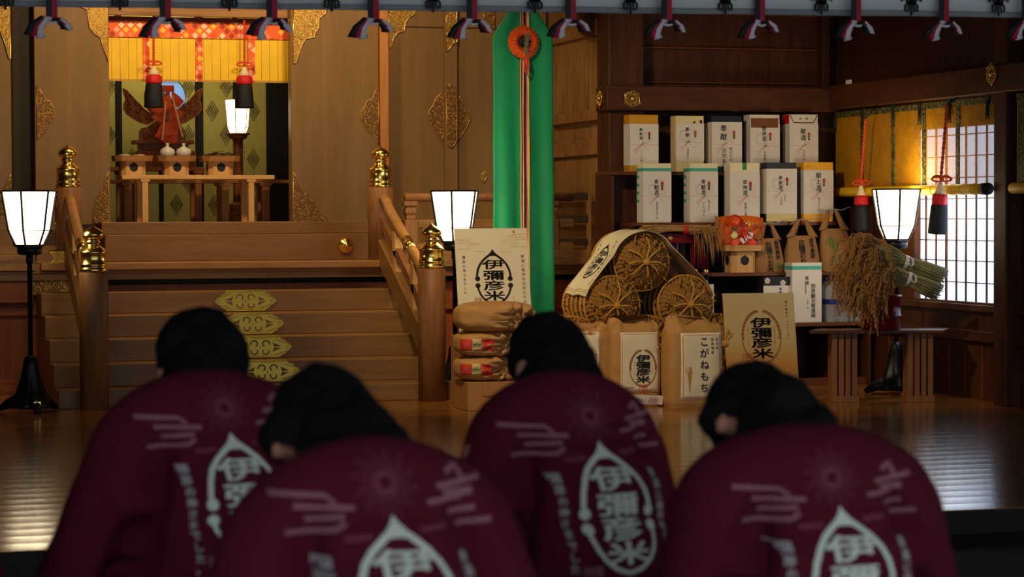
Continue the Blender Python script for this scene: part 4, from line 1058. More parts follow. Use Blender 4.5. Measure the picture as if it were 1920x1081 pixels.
r, q = giftbox('white gift box with a brown top panel, fourth on the top shelf', 1406, 1461.5, 215, Y1, TZ[0], WH, (232, 316), '御神酒', '早尾菓子舗', tsz=.036, tu=.48, tv=.90, ssz=.022)
band(r, q, 220, 238, srgb(120, 70, 24), 'brown_panel', .03, .95, .0035, False)
r, q = giftbox('white gift box with red corner and outlined flap, right end of the top shelf', 1480, 1533.5, 214.5, Y1, TZ[0], WH, (233, 312), '献酒', 'スガヌマ酒店', kl=False, tsz=.044, tu=.48, tv=.84, ssz=.028)
m = MB(); t3 = plane((q[0], q[2]-.0015, q[4]), (1, 0, 0), (0, 0, 1)); ribbon(m, [(.004, -.004), (.036, -.062), (.196, -.062), (.228, -.004)], .008, t3); m.m = 1; column(m, '吉', .09, -.032, .02, t3); column(m, '祥', .14, -.032, .02, t3); m.build('flap_outline', [plain('flap_brown', srgb(96, 62, 30), .6), MT['inkred']], r)
m = MB(); m.bx(q[0]-.003, q[0]+.0, q[2]+.004, q[2]+.12, q[4]-.07, q[4]-.002); m.build('red_corner', MT['crimson'], r)
r, q = giftbox('white gift box with a teal stripe, left end of the second shelf', 1205, 1258, 306, Y2, TZ[1], srgb(232, 222, 184), (322, 414), '奉献酒', '彌和養老会一同', tsz=.036, tu=.48)
band(r, q, 315, 320.5, srgb(60, 170, 150), 'teal_stripe')
m = MB()
for k in range(4): z = q[4]-.10-k*.058; m.bx(q[0]-.0042, q[0]-.002, q[2]+.07, q[2]+.12, z-.012, z+.012)
m.build('teal_side_marks', MT['inkteal'], r)
r, q = giftbox('white gift box with a teal stripe, second on the second shelf', 1293.5, 1345.5, 306, Y2, TZ[1], srgb(232, 222, 184), (322, 414), '奉献酒', 'どんはん', tsz=.036, tu=.48, ssz=.026, sub2='地元有志')
band(r, q, 315, 320.5, srgb(60, 170, 150), 'teal_stripe')
m = MB()
for k in range(4): z = q[4]-.10-k*.058; m.bx(q[0]-.0042, q[0]-.002, q[2]+.07, q[2]+.12, z-.012, z+.012)
m.build('teal_side_marks', MT['inkteal'], r)
r, q = giftbox('cream gift box with a green seal on its top edge behind the orange ornament', 1369, 1424, 305, Y2, TZ[1], srgb(232, 224, 186), (322, 416), '御神酒', '越路乃酒造場', tsz=.038, tu=.5, kl=False, ssz=.024)
band(r, q, 305, 318, srgb(30, 140, 50), 'green_seal', .42, .56, .002, False)
r, q = giftbox('navy topped gift box with white wrapper, fourth on the second shelf', 1437.5, 1493.5, 304.5, Y2, TZ[1], srgb(28, 34, 52), (316, 401), '奉献酒', '九里会', tsz=.034, tu=.46, ssz=.020, sub2='弥彦村')
band(r, q, 402, 416, srgb(210, 196, 130), 'cream_base', 0, 1, .001, False)
r, q = giftbox('yellow topped gift box with gold base behind the largest handled rice bag', 1507, 1562, 304, Y2, TZ[1], srgb(240, 176, 36), (318.5, 401), '献上酒', '株式会社小倉', tsz=.044, tu=.5, tv=.88)
m = MB(); t3 = plane((q[0], q[2]-.001, q[4]), (1, 0, 0), (0, 0, 1)); row(m, '山川', .03, -.03, .018, t3); m.build('orange_mark', plain('orange_ink', srgb(230, 110, 20), .6), r)
r, q = giftbox('tall white box with a teal stripe on the lowest tier beside the gold poster', 1485.5, 1540, 492, Y4, TZ[3], srgb(206, 196, 156), (492.5, 604), '奉納', '赤塚　宰', D=.14, noshi=0, knot=0, tsz=.032, tu=.50, tv=.74, group='white boxes on the lowest tier')
band(r, q, 501, 508, srgb(60, 180, 160), 'teal_stripe')
m = MB(); t3 = plane((q[0], q[2]-.0046, q[3]), (1, 0, 0), (0, 0, 1)); column(m, '弥彦観光索道㈱', .165, .268, .036, t3, step=.036, bold=.01, jit=.06); column(m, '代表取締役', .105, .268, .012, t3); m.build('company_lettering', MT['ink'], r)
fb = thing('flower_box', atY(1455, 604, 16.30), 'dark box printed with white blossoms, mostly hidden behind the gold poster', 'box', 'white boxes on the lowest tier')
x0, x1 = atY(1432, 550, 16.30).x, atY(1482, 550, 16.30).x; zt_ = atY(1455, 519, 16.30).z; zw = atY(1455, 535, 16.30).z
fb.location.z = TZ[3]; ROOT[fb.name] = Matrix.Translation(fb.location)
MB().bx(x0, x1, 16.30, 16.42, TZ[3], zt_).build('carton', plain('black_carton', srgb(30, 26, 30), .5), fb)
MB().bx(x0-.003, x1+.002, 16.297, 16.299, TZ[3]+.05, zw).build('white_wrapping', MT['paper'], fb)
for px, py in ((1439, 526), (1468, 530)):
    c = atY(px, py, 16.295); t3 = lambda u, v, c=c: c+V((u, 0, v)); m = MB()
    for k in range(5): a = 2*PI*k/5+.3; disc(m, .013*math.cos(a), .013*math.sin(a), .0105, t3, 8)
    m.build('white_blossom', MT['paper'], fb)
m = MB(); t3 = plane((x0, 16.2955, zw), (1, 0, 0), (0, 0, 1)); column(m, '奉納', .13, -.025, .022, t3); m.build('lettering', MT['ink'], fb)

# ---- orange new year ornament on its own offering stand
YN = 16.41; ps = atY(1388, 509, YN+.09)
offering_stand((ps.x, YN+.10, TZ[2]), 'pale wooden stand with round keyhole under the orange ornament on the shelf', .195, H=.205, trayw=.30, mat='pale', group='offering stand on the tiered shelf')
zty = TZ[2]+.205-.045
on = thing('festive_ornament', (ps.x, YN+.08, zty+.008), 'orange paper shrine ornament with red knot, mandarin and folded cards on the shelf stand', 'ornament')
OR = plain('orange_paper', srgb(224, 104, 22), .5, 0, .1, 9)
ox0, ox1 = atY(1349, 430, YN).x, atY(1432, 430, YN).x; oz1 = atY(1390, 404, YN+.1).z
def back(u, v):
    a = PI*(u); x = ox0+(ox1-ox0)*(.5-.5*math.cos(a)); y = YN+.015+.075*math.sin(a)**.7
    return V((x, y, zty+.014+(oz1-zty-.014)*v*(1-.07*abs(math.cos(a))**4)))
MB().sheet(back, 24, 4, .003).build('curved_back_card', OR, on)
x_ = atY(1341, 430, YN+.06).x
m = MB(); m.prism([V((ox0-.002, YN+.012, zty+.014)), V((x_, YN+.07, zty+.014)), V((x_, YN+.07, oz1)), V((ox0-.002, YN+.012, oz1-.012))], (.003, 0, 0)); m.build('side_card', MT['card'], on)
def op(px, py, e=0): return atY(px, py, YN+.03-e)
m = MB(); m.ball(op(1378, 417), (.034, .03, .033), 16, 12); m.build('mandarin', plain('orange_plastic', srgb(240, 90, 30), .25), on)
m = MB()
m.tube([op(1378+13*math.cos(a), 417-13*math.sin(a), .02) for a in [math.radians(x) for x in range(20, 200, 15)]]+[op(1364, 424, .02)], .008, 8)
m.tube([op(1391, 412, .02), op(1394, 425, .03), op(1392, 440, .03), op(1397, 452, .02)], .009, 8)
for k in range(6): m.tube([op(1393, 426, .03), op(1386+k*4, 438+2*(k % 2), .034), op(1385+k*5, 446, .02)], .004, 6)
m.build('red_cord_knot', plain('scarlet_cord', srgb(200, 22, 24), .4), on)
m = MB(); m.ball(op(1377, 429, .02), (.028, .006, .010), 10, 6, Matrix.Rotation(.4, 3, 'Y')); m.ball(op(1404, 434, .01), (.026, .006, .008), 10, 6, Matrix.Rotation(-.7, 3, 'Y')); m.build('green_leaf', plain('leaf_green', srgb(50, 90, 40), .4), on)
for (px, py, c, s, rr) in ((1377, 441, srgb(226, 214, 150), .030, .6), (1379, 454, srgb(236, 74, 30), .032, .75), (1394, 449, srgb(224, 220, 224), .030, .8), (1406, 441, srgb(224, 220, 224), .030, .3), (1412, 455, srgb(236, 50, 34), .032, .75)):
    m = MB(); m.box(op(px, py, .025), (s*1.5, .004, s*1.5), Matrix.Rotation(rr, 3, 'Y')); m.build('folded_card', plain('card', c, .5), on)
m = MB()
for k in range(8): m.tube([op(1399, 424, .01), op(1399+k*2, 420-3*(k % 3), .012), op(1402+k*2.2, 412+(k*5) % 9, .012)], .003, 5)
m.build('gold_spray', MT['gilt'], on)
m = MB(); p = op(1342, 462, -.02); m.prism([p+V((-.05, 0, -.03)), p+V((.03, 0, .02)), p+V((.01, 0, .035)), p+V((-.04, 0, -.01))], (0, .004, 0)) if False else None

# ---- handled paper rice bags on the third tier
def handled_bag(label, px0, px1, pyb, pyt, Y, lean, art, dp=.068):
    Y = 16.395
    zb = TZ[2]; xa, xb_ = atY(px0, pyb, Y).x, atY(px1, pyb, Y).x; cx = (xa+xb_)/2; w = xb_-xa; zt_ = zb+(atY(px0, pyt, Y).z-atY(px0, pyb, Y).z); h = zt_-zb; hb = h*.70
    rt = thing('handled_rice_bag', (cx, Y+dp, zb), label, 'bag', 'handled paper rice bags on the shelf')
    def lx(z): return lean*(z/h)
    def body(u, v):
        a = 2*PI*u; z = hb*v; k = 1-.34*max(0, v-.15)**1.5; dd = dp*(1-.72*v**1.6)*(.82+.18*math.sin(PI*min(1, v*1.3)))
        ca, sa = math.cos(a), math.sin(a); e = .55
        x = w/2*k*math.copysign(abs(ca)**e, ca); y = dd*math.copysign(abs(sa)**e, sa)
        nz = pnoise(V((x*14+cx*9, y*14, z*12)))*.008*(.3+v)
        return V((cx+x*(1+nz*3)+lx(z), Y+dp+y+nz, zb+z))
    m = MB(); m.grid(body, 40, 18)
    top = len(m.v); m.add([body(i/40, 0) for i in range(40)], [tuple(range(39, -1, -1))])
    bo = m.build('paper_body', MT['kraft2'], rt)
    m = MB()
    for s in (-1, 1):
        def strap(u, v, s=s):
            t = v; z = hb*.96+(h-hb*.96)*t; xx = s*w*(.33-.22*t)*(1-.05*math.sin(PI*t)); ww = w*.13*(1-.55*t)
            return V((cx+xx+(u-.5)*ww*2+lx(z)*1.05, Y+dp-.012+.012*math.sin(u*PI)*(-1)+pnoise(V((u*3+s, t*5, cx)))*.006, zb+z))
        m.sheet(strap, 6, 12, .006)
    m.build('twisted_handles', MT['kraft2'], rt)
    m = MB(); c = V((cx+lx(h), Y+dp-.01, zb+h))
    m.tube([c+V((-w*.34, -.01, -.03)), c+V((-w*.2, -.01, .0)), c+V((0, -.005, .008)), c+V((w*.25, -.01, .0)), c+V((w*.5, -.02, .025))], .004, 6); m.build('twist_tie', MT['inkgrey'], rt)
    # print follows the paper front
    bv = BVHTree.FromPolygons([tuple(body(i/40, j/18)) for j in range(19) for i in range(41)], [(j*41+i, j*41+i+1, (j+1)*41+i+1, (j+1)*41+i) for j in range(18) for i in range(40)])
    def t3(u, v):
        p = V((cx+u+lx(v), Y-1, zb+v)); r_ = bv.ray_cast(p, V((0, 1, 0)))
        return (r_[0]+V((0, -.0025, 0))) if r_[0] is not None else V((p.x, Y+dp*.4, p.z))
    art(rt, t3, w, hb)
    return rt
def brush_art(rt, t3, w, h):
    m = MB(); column(m, '自慢のお米', -w*.04, h*.80, h*.20, t3, step=h*.175, bold=.03, jit=.12); column(m, '産地農家', w*.24, h*.86, h*.15, t3, step=h*.14, bold=.03, jit=.1); m.build('brush_lettering', MT['ink'], rt)
    m = MB(); rn = random.Random(3)
    for k in range(16): a = rn.uniform(0, PI); ribbon(m, [(w*.25, h*.12), (w*.25+w*.16*math.cos(a), h*.14+h*.12*math.sin(a))], .004, t3)
    m.build('green_sketch', MT['inkgreen'], rt)
def plant_art(rt, t3, w, h):
    m = MB(); ribbon(m, [(-w*.12, h*.10), (-w*.15, h*.4), (-w*.13, h*.55)], [.012, .009, .006], t3)
    for dx, dz in ((-.16, .30), (-.08, .36), (.02, .38), (.12, .32), (.2, .22), (-.2, .2)):
        ribbon(m, [(-w*.13, h*.5), (-w*.13+dx*w*.6, h*.5+dz*h*.8), (-w*.13+dx*w*1.0, h*.5+dz*h*.75), (-w*.13+dx*w*1.2, h*.5+dz*h*.45)], [.006, .006, .005, .003], t3)
    ribbon(m, [(-w*.02, h*.22), (w*.12, h*.30), (w*.26, h*.28), (w*.36, h*.34)], .004, t3)
    for k in range(7): ribbon(m, [(w*.06, h*(.06+k*.022)), (w*.34, h*(.10+k*.022))], .005, t3)
    m.build('green_plant_print', MT['inkgreen'], rt)
    m = MB(); column(m, 'コシヒカリ', w*.24, h*.86, h*.13, t3, step=h*.115, bold=.02); column(m, '新米', w*.36, h*.74, h*.09, t3, step=h*.09); m.build('red_lettering', MT['inkred'], rt)
handled_bag('smallest handled rice bag with black brush lettering, beside the orange ornament', 1421, 1475, 508, 417, 16.47, -.01, brush_art)
handled_bag('middle handled rice bag with black brush lettering, between its two neighbours', 1476, 1543, 504, 407, 16.46, .0, brush_art)
handled_bag('largest handled rice bag printed with a green rice plant and red lettering', 1546, 1610, 500, 385, 16.45, -.05, plant_art)

# ---- red lacquer stand with a straw garland and red cords
YL3 = 16.5
def lp(px, py, e=0): return atY(px, py, YL3-e)
rl = thing('lacquer_stand', (lp(1262, 510).x, YL3+.1, TZ[2]), 'dark red lacquer stand with a gold diamond crest under the straw garland', 'stand')
x0, x1 = lp(1222, 450).x, lp(1306, 450).x; z1, z2 = lp(1260, 456).z, lp(1260, 437).z
m = MB(); m.bx(x0, x1, YL3, YL3+.24, z1, z2); m.build('top_box', MT['redlacquer'], rl, bevel=.004)
c = lp(1257, 446, .002); m = MB(); poly(m, [(-.022, 0), (0, -.016), (.022, 0), (0, .016)], lambda u, v: c+V((u, 0, v))); m.build('gold_diamond', MT['gilt'], rl)
for xx in (x0+.015, x1-.035):
    for yy in (YL3+.01, YL3+.21): MB().bx(xx, xx+.024, yy, yy+.024, TZ[2], z1).build('leg', MT['redlacquer'], rl)
m = MB(); m.bx(x0+.05, x1-.05, YL3+.10, YL3+.20, TZ[2], z1); m.build('inner_panel', plain('dark_red_panel', srgb(58, 10, 18), .5), rl)
m = MB(); p = lp(1270, 456); m.tube([p+V((0, -.004, 0)), lp(1270, 492)+V((0, -.004, 0))], .004, 6); m.build('violet_cord', plain('violet_cord', srgb(126, 70, 130), .5), rl)
sg_ = thing('straw_garland', lp(1275, 437), 'loose straw garland with a red tie lying on the red lacquer stand', 'garland')
m = MB(); rn = random.Random(12)
for k in range(190):
    o = V((rn.gauss(0, .004), rn.uniform(-.10, .0), rn.uniform(0, .06))); s0 = rn.uniform(1196, 1225); s1 = rn.uniform(1300, 1338)
    pts = [lp(s0+(s1-s0)*i/7, 437-2*math.sin(PI*i/7)*2.2+(0 if i < 6 else rn.uniform(-2, 5)))+o*(1-.3*math.sin(PI*i/7)) for i in range(8)]
    m.tube(pts, .003, 4)
for k in range(70):
    b = lp(rn.uniform(1295, 1332), 438)+V((0, rn.uniform(-.10, .0), rn.uniform(0, .04))); d = V((rn.uniform(-.02, .12), rn.uniform(-.06, .02), -rn.uniform(.05, .25)))
    m.tube([b, b+V((d.x*.5, d.y*.5, .012)), b+V((d.x*.9, d.y, d.z*.55)), b+d], [.0022, .002, .0018, .001], 4)
for k in range(26):
    b = lp(rn.uniform(1205, 1330), 432)+V((0, rn.uniform(-.01, .05), 0)); d = V((rn.uniform(-.1, .1), rn.uniform(-.04, .02), rn.uniform(.02, .06))); m.tube([b, b+d], [.002, .001], 4)
m.build('straw', plain('grey_straw', srgb(176, 134, 78), .7, 0, .3, 60), sg_)['kind'] = 'stuff'
m = MB(); p = lp(1282, 435, .02)
m.lathe([(.034, -.012), (.040, 0), (.034, .012)], p+V((0, -.03, .02)), 14, axis=V((1, 0, 0))); m.build('red_tie', MT['crimson'], sg_)
m = MB()
for k in range(46):
    b = lp(1288+rn.uniform(0, 10), 437)+V((0, rn.uniform(-.03, -.01), .02)); e = lp(1304+rn.uniform(0, 22), 498+rn.uniform(-6, 8))+V((0, rn.uniform(-.05, -.02), 0))
    m.tube([b, b.lerp(e, .35)+V((.02, -.01, .03)), b.lerp(e, .7)+V((.012, -.01, .01)), e], .0022, 4)
m.build('red_fringe', plain('dark_red_thread', srgb(120, 24, 22), .7), sg_)['kind'] = 'stuff'

# ---- tall sake bottles and water bottles on the lowest tier
def sake_bottle(px, label, Y=16.34):
    p = atY(px, 560, Y); rt = thing('sake_bottle', (p.x, Y, TZ[3]), label, 'bottle', 'tall dark sake bottles')
    MB().lathe([(.048, 0), (.052, .006), (.052, .235), (.046, .262), (.024, .292), (.016, .31), (.0145, .372)], (p.x, Y, TZ[3]), 24).build('glass_body', plain('dark_bottle_glass', (.006, .010, .008, 1), .08, 0, .1, spec=.6), rt)
    MB().lathe([(.0165, .362), (.0165, .372), (.0175, .374), (.0175, .396), (.015, .398)], (p.x, Y, TZ[3]), 20).build('gold_cap', plain('cap_gold', srgb(206, 170, 120), .3, .6), rt)
    MB().lathe([(.0535, .05), (.0535, .20)], (p.x, Y, TZ[3]), 24, cap=False).build('paper_label', MT['paper'], rt)
    return rt
sake_bottle(1294, 'tall dark sake bottle behind the right straw bale, leftmost of three'); sake_bottle(1304, 'tall dark sake bottle standing between two others behind the straw bale', 16.46); sake_bottle(1324, 'tall dark sake bottle behind the white card, rightmost of three')
cd = thing('white_card', atY(1325, 604, 16.26), 'white card with red seal marks standing before the sake bottles', 'card')
x0, x1 = atY(1308, 570, 16.26).x, atY(1338.5, 570, 16.26).x; cd.location.z = TZ[3]; ROOT[cd.name] = Matrix.Translation(cd.location)
MB().bx(x0, x1, 16.262, 16.266, TZ[3], atY(1325, 533, 16.26).z).build('sheet', plain('cool_white_card', srgb(214, 216, 228), .6, 0, .03), cd)
m = MB(); m.bx(x0+.02, x1-.05, 16.27, 16.278, TZ[3], TZ[3]+.12); m.build('backing_strut', MT['card'], cd)
gl, nt, b, N, L = newmat('clear_plastic'); b.inputs['Transmission Weight'].default_value = .82; b.inputs['Roughness'].default_value = .06; b.inputs['IOR'].default_value = 1.18; b.inputs['Base Color'].default_value = (.93, .95, .97, 1)  # lowered transmission mixes in white haze, standing in for bright highlights
def water_bottle(x, y, label):
    rt = thing('water_bottle', (x, y, TZ[3]), label, 'bottle', 'clear water bottles')
    ribs = [(.042, 0), (.046, .006)]
    for i in range(6): ribs += [(.046, .02+i*.018), (.043, .029+i*.018)]
    ribs += [(.046, .135), (.046, .20), (.044, .225), (.034, .262), (.018, .285), (.0145, .292), (.0145, .302)]
    MB().lathe(ribs, (x, y, TZ[3]), 20).build('plastic_body', gl, rt)
    MB().lathe([(.0465, .132), (.0465, .168)], (x, y, TZ[3]), 20, cap=False).build('blue_label', plain('blue_label', srgb(26, 40, 120), .5), rt)
    MB().lathe([(.0165, .300), (.0165, .322), (.014, .324)], (x, y, TZ[3]), 16).build('blue_cap', plain('blue_cap', srgb(34, 50, 140), .4), rt)
    return rt
bx0 = atY(1560, 560, 16.30).x
for i in range(4):
    for j in range(2):
        water_bottle(bx0+i*.095, 16.31+j*.095, 'clear water bottle with blue cap and label in the pack behind the rice ears')

# ================================================================== POSTERS
def emblem_a(m, cx, cy, s, to3):
    """pointed double arch with four round terminals and four characters; s = outer width"""
    T = lambda u, v: to3(cx+u*s, cy+v*s)
    for sg in (1, -1):
        up = [(.45, .09), (.455, .20), (.425, .34), (.365, .47), (.27, .59), (.15, .69), (.05, .76), (0, .80)]
        ribbon(m, [(sg*x, y) for x, y in up][::sg], .062, T); lo = [(.45, -.095), (.435, -.20), (.385, -.33), (.30, -.45), (.17, -.55), (0, -.60)]
        ribbon(m, [(sg*x, y) for x, y in lo][::sg], .055, T)
        disc(m, sg*.445, .09, .07, T, 20); disc(m, sg*.445, -.095, .07, T, 20)
    poly(m, [(-.20, .675), (-.10, .70), (0, .705), (.10, .70), (.20, .675), (.10, .765), (.04, .83), (0, .90), (-.04, .83), (-.10, .765)], T)
    for ch, y in zip('伊彌彦米', (.475, .185, -.095, -.37)):
        vs, fs = glyph(ch, .022); m.add([T((x-.5)*.60, y+(yy-.38)*.275) for x, yy in vs], fs, False)
def emblem_b(m, cx, cy, s, to3, seal=True):
    """open oval of rice ears with four characters; s = oval width. materials: 0 ink, 1 brown, 2 red"""
    T = lambda u, v: to3(cx+u*s, cy+v*s)
    m.m = 1
    for sg in (1, -1):
        pts = [(sg*.5*math.cos(a), .65*math.sin(a)) for a in [math.radians(x) for x in range(-90, 84, 6)]]
        ribbon(m, pts[::sg], [.055-.035*min(1, i/14) for i in range(len(pts))][::sg], T)
        for k in range(10):
            a = math.radians(-8+k*9); x, y = sg*.49*math.cos(a), .635*math.sin(a); tx, ty = -sg*.5*math.sin(a), .65*math.cos(a); n_ = math.hypot(tx, ty); tx /= n_; ty /= n_
            nx, ny = -sg*math.cos(a), -math.sin(a)
            poly(m, [(x, y), (x+tx*.03+nx*.05, y+ty*.03+ny*.05), (x+tx*.08+nx*.05, y+ty*.08+ny*.05), (x+tx*.10+nx*.015, y+ty*.10+ny*.015), (x+tx*.05, y+ty*.05)][::sg], T)
    m.m = 0
    for ch, y in zip('伊彌彦米', (.335, .09, -.155, -.415)):
        vs, fs = glyph(ch, .03); m.add([T(.01+(x-.5)*.55, y+(yy-.38)*.255) for x, yy in vs], fs, False)
    column(m, '農場で生まれたお米', -.33, .20, .030, T, step=.052); column(m, '越後弥彦の恵み新米', .34, .22, .030, T, step=.052)
    if seal:
        m.m = 2; u, v, q = seal
        ribbon(m, [(u-q, v-q), (u+q, v-q), (u+q, v+q), (u-q, v+q)], q*.12, T, True)
        for ch, dy in (('彌', .5), ('彦', -.5)):
            vs, fs = glyph(ch, .0); m.add([T(u+(x-.5)*q*1.6, v+dy*q+(yy-.38)*q*.85) for x, yy in vs], fs, False)
        m.m = 0
def poster(label, bl, w, h, lean, rot, matp):
    """bl: bottom left corner; leans back by angle lean; rot: turn about Z"""
    rt = thing('poster', bl, label, 'poster', rotz=rot)
    Wv = V((0, math.sin(lean), math.cos(lean))); Nn = V((0, -math.cos(lean), math.sin(lean)))
    m = MB(); P = [V((0, 0, 0)), V((w, 0, 0)), V((w, 0, 0))+Wv*h, Wv*h]; m.prism([p+Nn*.002 for p in P][::-1], Nn*-.006)
    m.build('sheet', matp, rt, world=False)
    return rt, plane((0, 0, 0), (1, 0, 0), Wv, .0032)
pl = atY(862, 631, 15.32)
rt, t3 = poster('ivory poster with a black arched emblem behind the stacked rice bags', pl, .500, .735, math.radians(13), math.radians(-3), MT['poster'])
PX = .735/980
fx = lambda x, y: ((x-50-.0466*(y-35))*PX, .735-(y-30)*PX)
m = MB(); u, v = fx(412, 520); emblem_a(m, u, v, 335*PX, t3); m.build('black_emblem', MT['ink'], rt, world=False)
m = MB(); u, v = fx(675, 290); column(m, '新潟に稲作を広めたのは', u, v, 34*PX, t3, step=41*PX, bold=.005); u, v = fx(135, 295); column(m, '彌彦の神さまでした。', u, v, 30*PX, t3, step=40*PX, bold=.005)
u, v = fx(590, 640); column(m, 'いやひこまい', u, v, 10*PX, t3, step=14*PX); m.build('side_lettering', MT['ink'], rt, world=False)
m = MB()
def cloud(m, pts, w, f): ribbon(m, [f(*p) for p in pts], w, t3)
for pts in ([(50, 133), (185, 133), (192, 143), (185, 153), (160, 155)], [(82, 158), (120, 168), (280, 170), (285, 180), (200, 182), (175, 190), (165, 202), (185, 210), (187, 220), (52, 222)], [(82, 158), (84, 146), (150, 145)],
            [(730, 82), (620, 84), (610, 94), (540, 95), (536, 106), (560, 112), (700, 112), (702, 132), (600, 138), (490, 138), (482, 150), (490, 160), (620, 160), (640, 170), (635, 178), (570, 182), (562, 192), (570, 200), (738, 203)], [(225, 236), (330, 246)], [(470, 240), (575, 246)], [(580, 110), (590, 75), (600, 60), (612, 78), (615, 120), (630, 128)]): cloud(m, pts, .0016, fx)
u, v = fx(597, 64); disc(m, u, v, .010, t3); m.build('gold_cloud_lines', MT['inkgold'], rt, world=False)
m = MB(); u, v = fx(268, 696)
ribbon(m, [(u-.027, v-.027), (u+.027, v-.027), (u+.027, v+.027), (u-.027, v+.027)], .003, t3, True); column(m, '彌彦', u+.012, v+.013, .022, t3, step=.024); column(m, '神社', u-.013, v+.013, .022, t3, step=.024); m.build('red_seal', MT['inkpink'], rt, world=False)
m = MB(); u, v = fx(127, 855); rect(m, u-.005, u+.005, v-.034, v+.034, t3); m.build('gold_bar', MT['inkgold'], rt, world=False)
# card crate hidden behind the bags carries the poster
m = MB(); m.bx(pl.x+.02, pl.x+.42, 15.31, 15.62, 0, pl.z)
tag(m.build('cardboard_crate', MT['card'], loc=(pl.x+.2, 15.45, 0), bevel=.004), 'tall cardboard crate behind the stacked bags, carrying the ivory poster', 'crate')

mg, nt, b, N, L = newmat('gold_gradient_print')
tc = N.new('ShaderNodeTexCoord'); sp = N.new('ShaderNodeSeparateXYZ'); L.new(tc.outputs['Object'], sp.inputs[0]); cr = N.new('ShaderNodeValToRGB')
e = cr.color_ramp.elements; e[0].position = .0; e[0].color = srgb(140, 84, 30); e[1].position = 1; e[1].color = srgb(200, 178, 122); x = e.new(.24); x.color = srgb(196, 136, 54); x = e.new(.42); x.color = srgb(206, 178, 112)
L.new(sp.outputs[2], cr.inputs[0]); L.new(cr.outputs[0], b.inputs['Base Color']); b.inputs['Roughness'].default_value = .5
pg = atY(1366, 745, 15.22); pg.z = 0
rt, t3 = poster('gold poster with a black lettered oval leaning beside the standing rice bags', pg, .515, .735, math.radians(10), math.radians(-3), mg)
PX = .735/1075
fx = lambda x, y: ((x-131-.043*(y-90))*PX, .735-(y-85)*PX)
m = MB(); u, v = fx(535, 525); emblem_b(m, u, v, 415*PX, t3, (-.38, -.55, .125))
m.m = 0; u, v = fx(802, 182); column(m, '雪を眺めた', u, v, 26*PX, t3, step=36*PX); u, v = fx(815, 380); column(m, 'いやひこまい', u, v, 22*PX, t3, step=33*PX)
m.m = 3; u, v = fx(855, 915); column(m, '新潟県', u, v, 34*PX, t3, step=36*PX); u, v = fx(800, 905); column(m, '弥彦村', u, v, 28*PX, t3, step=36*PX)
m.build('printed_emblem', [MT['ink'], plain('poster_brown', srgb(150, 92, 40), .6), plain('poster_red', srgb(176, 50, 30), .6), MT['cream']], rt, world=False)

# ================================================================== RICE BAGS
def bag_body(m, c, w, d, h, seed, nu=56, nv=30):
    """standing paper sack: flat bottom, bulging sides, crumpled folded top"""
    cx, cy, cz = c
    def f(u, v):
        a = 2*PI*u; ca, sa = math.cos(a), math.sin(a); e = .42
        t = max(0, (v-.86)/.14)
        k = 1+.05*math.sin(PI*min(1, v*1.1))-.16*t**2; dd = 1+.12*math.sin(PI*min(1, v))-.62*t**1.3
        if v < .06: k -= .05*(1-v/.06); dd -= .12*(1-v/.06)
        x = w/2*k*math.copysign(abs(ca)**e, ca); y = d/2*dd*math.copysign(abs(sa)**e, sa)
        n = pnoise(V((x*9+seed, y*9, v*6)))*.012+pnoise(V((x*24, y*24+seed, v*16)))*.005
        n *= .6+3.2*t; cr_ = (abs(pnoise(V((x*15+seed*3, 0, v*8))))-.2)*.20*t
        z = h*v+((pnoise(V((x*11, seed, 1)))*.07+pnoise(V((x*30, seed, y*20)))*.035)*t-(.05*max(0, t-.75)*4 if sa < -.2 else 0)*(.5+.5*math.sin(x*23+seed)))
        return V((cx+x*(1+n*.8), cy+y+(n+cr_)*(1 if sa < 0 else -1)*-1, cz+z))
    m.grid(f, nu, nv); m.add([f(i/nu, 0) for i in range(nu)], [tuple(range(nu-1, -1, -1))]); m.add([f(i/nu, 1) for i in range(nu)], [tuple(range(nu))], True)
    vs = [tuple(f(i/nu, j/nv)) for j in range(nv+1) for i in range(nu+1)]
    return BVHTree.FromPolygons(vs, [(j*(nu+1)+i, j*(nu+1)+i+1, (j+1)*(nu+1)+i+1, (j+1)*(nu+1)+i) for j in range(nv) for i in range(nu)])
def surf(bv, x0, z0, eps, Yb, rot=0.0):
    def t3(u, v):
        p = V((x0+u*math.cos(rot)-v*math.sin(rot), Yb-2, z0+u*math.sin(rot)+v*math.cos(rot))); r_ = bv.ray_cast(p, V((0, 1, 0)))
        return r_[0]+V((0, -eps, 0)) if r_[0] is not None else V((p.x, Yb, p.z))
    return t3
def patch(m, w, h, t3, nu=12, nv=14):
    m.sheet(lambda u, v: t3(w*u, h*v), nu, nv, .0012, True)
def dense(me_faces): pass
YBg = 14.80
def rice_sack(label, pxc, wpx, pyt, Y, seed, lab=None):
    cx = atY(pxc, 700, Y).x; w = wpx*16.0/4500; h = atY(pxc, pyt, Y).z
    rt = thing('rice_sack', (cx, Y+.12, 0), label, 'sack', 'standing brown rice sacks'); m = MB(); bv = bag_body(m, (cx, Y+.12, 0), w, .22, h, seed); m.build('paper_sack', MT['kraft'], rt)
    return rt, bv, cx, w, h
rt, bv, cx, w, h = rice_sack('brown rice sack with ivory label, half hidden behind a bowed head', 1106, 88, 607, 14.93, 1)
x0 = atY(1088, 650, 14.93).x; m = MB(); t = surf(bv, x0-.06, .10, .003, 14.93); patch(m, .20, .40, t); m.build('ivory_label', MT['poster'], rt)
m = MB(); t = surf(bv, x0-.06, .10, .006, 14.93); frame(m, .012, .188, .012, .388, .003, t); m.m = 1; column(m, '特別栽培', .165, .25, .018, t); m.build('label_print', [MT['inkred'], MT['ink']], rt)
rt, bv, cx, w, h = rice_sack('brown rice sack with an oval emblem label, in front of the straw bales', 1196, 96, 599, 14.86, 2)
